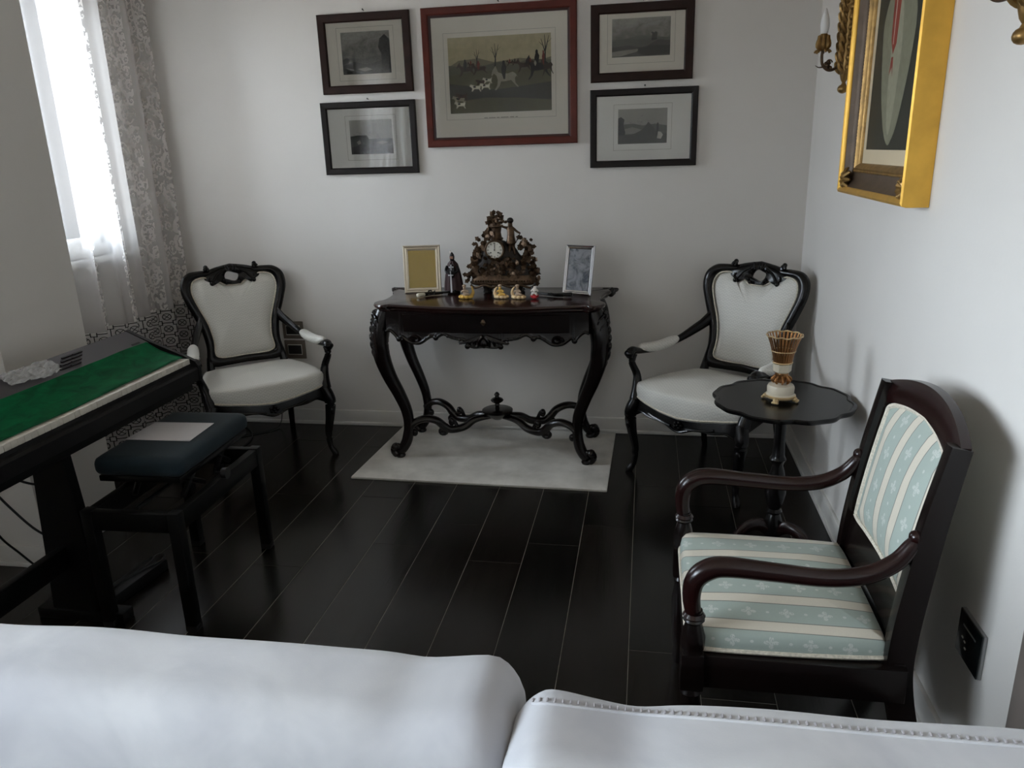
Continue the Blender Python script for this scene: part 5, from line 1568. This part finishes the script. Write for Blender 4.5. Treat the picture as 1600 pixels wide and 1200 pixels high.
fr_ = [.020, .018, .017, .008, .018, .010, .008, .007, .010, .008, .007, .0075, .006, .005, .0075, .006, .005]
fig = statuette('figure', BZ, ck, fp, fe, fr_)
hh = MB().ball((.042, -.010, .358), (.017, .017, .015), 10, 8); hh.ball((.042, -.028, .350), (.004, .005, .004), 6, 5); hh.build('hair', BD, fig)
ct_ = MB().lathe([(.026, .248), (.021, .27), (.017, .30), (.016, .318), (.008, .324)], (.044, -.012, 0), 14); ct_.build('coat', BZ, fig)
MB().tube([(.094, -.022, .300), (.070, -.03, .250)], .0022, 5).build('stick', BD, fig)

# knight figurine
kn = thing('knight_figurine', 'small caped knight figurine with a silver sword on console table', 'figurine', (-.962, 3.770, Z0))
MB().lathe([(.032, 0), (.034, .006), (.028, .012), (.006, .016)], (0, 0, 0), 16).build('base', M['bronze_dk'], kn)
rings = []
for (hw, dp, z) in ((.050, .022, .014), (.047, .024, .05), (.041, .024, .09), (.033, .022, .125), (.026, .018, .150), (.015, .014, .163), (.009, .010, .170)):
    rings.append([(hw*cos(2*pi*i/40)*(1+.05*sin(9*2*pi*i/40)), dp*sin(2*pi*i/40)*(1+.12*sin(9*2*pi*i/40)), z) for i in range(40)])
body_ = MB().ringloft(rings, cap0=True, cap1=True)
kb = body_.build('cape', M['cape'], kn, sharp=80)
k2 = MB()
for s in (-1, 1):
    k2.tube(cr([(s*.026, -.014, .140), (s*.030, -.028, .118), (s*.012, -.036, .106), (s*.002, -.038, .108)], 4), .0065, 8)
    k2.tube([(s*.010, -.010, .014), (s*.010, -.012, .06)], .009, 8); k2.ball((s*.010, -.018, .016), (.008, .014, .006), 8, 5)
k2.ball((0, -.022, .115), (.017, .012, .036), 10, 8)
k2.build('arms_and_legs', M['gun'], kn)
k3 = MB().lathe([(.010, .166), (.012, .176), (.013, .186), (.011, .196), (.005, .205), (.001, .209)], (0, -.004, 0), 14)
k3.build('helmet', M['gun'], kn)
k5 = MB().box((-.0085, -.0175, .176), (.0085, -.0145, .189), .001); k5.ball((0, -.018, .181), (.002, .003, .003), 6, 5); k5.tube([(-.005, -.0185, .1775), (.005, -.0185, .1775)], .0008, 5)
k5.ball((-.004, -.0175, .1855), .0013, 6, 4); k5.ball((.004, -.0175, .1855), .0013, 6, 4)
k5.build('face', P2('figurine_skin', (150, 112, 92), .5), kn)
k4 = MB().tube(cr([(-.004, 0, .204), (-.010, .002, .214), (-.010, .004, .202), (-.009, .006, .190)], 4), .004, 6); k4.build('plume', M['resin_w'], kn)
k6 = MB().box((-.0042, -.050, .012), (.0042, -.047, .098), 0).box((-.013, -.051, .096), (.013, -.046, .102), .001)
k6.tube([(0, -.0485, .10), (0, -.0485, .114)], .0025, 6).ball((0, -.0485, .116), .004, 6, 5)
k6.build('sword', M['steel'], kn)
k7 = MB().box((-.003, -.038, .122), (.003, -.0345, .150), 0).box((-.013, -.038, .135), (.013, -.0345, .141), 0); k7.build('cross', M['steel'], kn)

# little seated figurines
def cherub(label, loc, rz, mbase, mbody, variant):
    r = thing('cherub_figurine', label, 'figurine', loc, rz, 'small figurines on the console table')
    b = MB()
    for k in range(9):
        a = 2*pi*k/9; b.ball((.026*cos(a), .015*sin(a), .009), (.012, .010, .009), 8, 6)
    b.ball((0, 0, .010), (.030, .018, .010), 10, 6)
    b.build('base', mbase, r)
    # crescent wing or swan back rising behind the child
    w = MB().tube(cr([(-.026, .004, .010), (-.034, .004, .026), (-.030, .004, .044), (-.020, .004, .056)] if variant != 2 else [(.026, .004, .010), (.036, .004, .028), (.034, .004, .044), (.030, .004, .060)], 5), [.010-.0005*i for i in range(16)], 8)
    w.build('wing', mbase, r)
    pts = [(-.004, -.002, .024), (-.004, -.002, .036), (-.005, -.003, .046), (-.006, -.004, .058), (.010, -.012, .024), (.022, -.014, .020), (-.012, -.012, .022), (.004, -.018, .018), (.006, -.008, .040), (.016, -.012, .034), (-.016, -.006, .040), (-.020, -.010, .030)]
    ed = [(0, 1), (1, 2), (2, 3), (0, 4), (4, 5), (0, 6), (6, 7), (1, 8), (8, 9), (1, 10), (10, 11)]
    bd_ = statuette('body', mbody, r, pts, ed, [.011, .010, .006, .010, .007, .005, .007, .005, .005, .004, .005, .004])
    MB().ball((-.006, -.001, .062), (.010, .0095, .008), 8, 6).build('hair', M['resin_g'], bd_)
cherub('yellow crescent figurine in front of the knight', (-.866, 3.625, Z0), .1, M['resin_y'], M['resin_g'], 2)
cherub('cream cherub figurine in front of the clock, left of the pair', (-.689, 3.628, Z0), 0, M['resin_c'], M['resin_y'], 1)
cherub('greyish cherub figurine in front of the clock, right of the pair', (-.603, 3.622, Z0), -.1, M['resin_c'], M['resin_g'], 1)
r = thing('ball_figurine', 'tiny white figurine seated on a red ball', 'figurine', (-.525, 3.622, Z0), 0, 'small figurines on the console table')
b = MB().ball((0, 0, .014), (.021, .017, .014), 12, 8); b.ball((.004, -.012, .010), (.012, .010, .009), 8, 6); b.build('red_ball', M['resin_r'], r)
pts = [(0, 0, .030), (.002, -.002, .042), (.003, -.003, .052), (.003, -.006, .062), (.010, -.014, .028), (.016, -.016, .018), (-.008, -.014, .028), (-.012, -.016, .018), (.014, -.008, .044), (.020, -.012, .036), (-.010, -.006, .044), (-.016, -.010, .036)]
bd_ = statuette('body', M['resin_w'], r, pts, [(0, 1), (1, 2), (2, 3), (0, 4), (4, 5), (0, 6), (6, 7), (1, 8), (8, 9), (1, 10), (10, 11)], [.012, .011, .006, .010, .006, .004, .006, .004, .005, .004, .005, .004])
h = MB().ball((-.010, .004, .046), (.008, .006, .016), 8, 6); h.ball((.003, 0, .070), (.007, .006, .008), 8, 6); h.build('dark_cap', M['ink'], r)

# two small dark pistols lying on the table
def pistol(label, loc, rz, butt):
    r = thing('antique_pistol', label, 'pistol', loc, rz, 'dark pistols on the console table')
    # local x: muzzle +x, butt -x, lying on its side
    MB().tube([(-.01, 0, .010), (.05, 0, .010), (.11, 0, .010)], [.0065, .0055, .005], 10).tube([(.108, 0, .010), (.113, 0, .010)], .007, 10).build('barrel', M['gun'], r)
    s_ = MB().tube(cr([(.05, -.003, .009), (0, -.005, .010), (-.03, -.008, .011), (-.055, -.020, .012)], 5), cr([(.005, .005), (.009, .008), (.011, .009), (.010, .009)], 5), 10)
    s_.build('stock', M['black_wood'], r)
    g_ = MB().tube(cr([(-.050, -.018, .012), (-.068, -.030, .013), (-.084, -.040, .013), (-.090, -.043, .012)], 5), cr([(.010, .009), (.013, .010), (.014, .011), (.006, .006)], 5), 10)
    g_.build('butt', butt, r)
    l_ = MB().tube(cr([(-.022, .006, .014), (-.018, .020, .020), (-.006, .022, .022), (-.004, .014, .020)], 4), .0035, 6)
    l_.box((-.03, -.002, .012), (.008, .008, .019), .002); l_.tube([(.008, .006, .016), (.014, .020, .018)], .004, 6)
    l_.build('lock', M['gun'], r)
    MB().tube(cr([(-.032, -.012, .010), (-.022, -.028, .009), (-.004, -.026, .009), (.006, -.010, .010)], 5), .002, 6).build('trigger_guard', M['gun'], r)
pistol('dark pistol with an ivory butt in front of the yellow card frame', (-1.055, 3.705, Z0), radians(28), M['ivory'])
pistol('all dark pistol in front of the silver photo frame', (-.445, 3.672, Z0), radians(149), M['gun'])
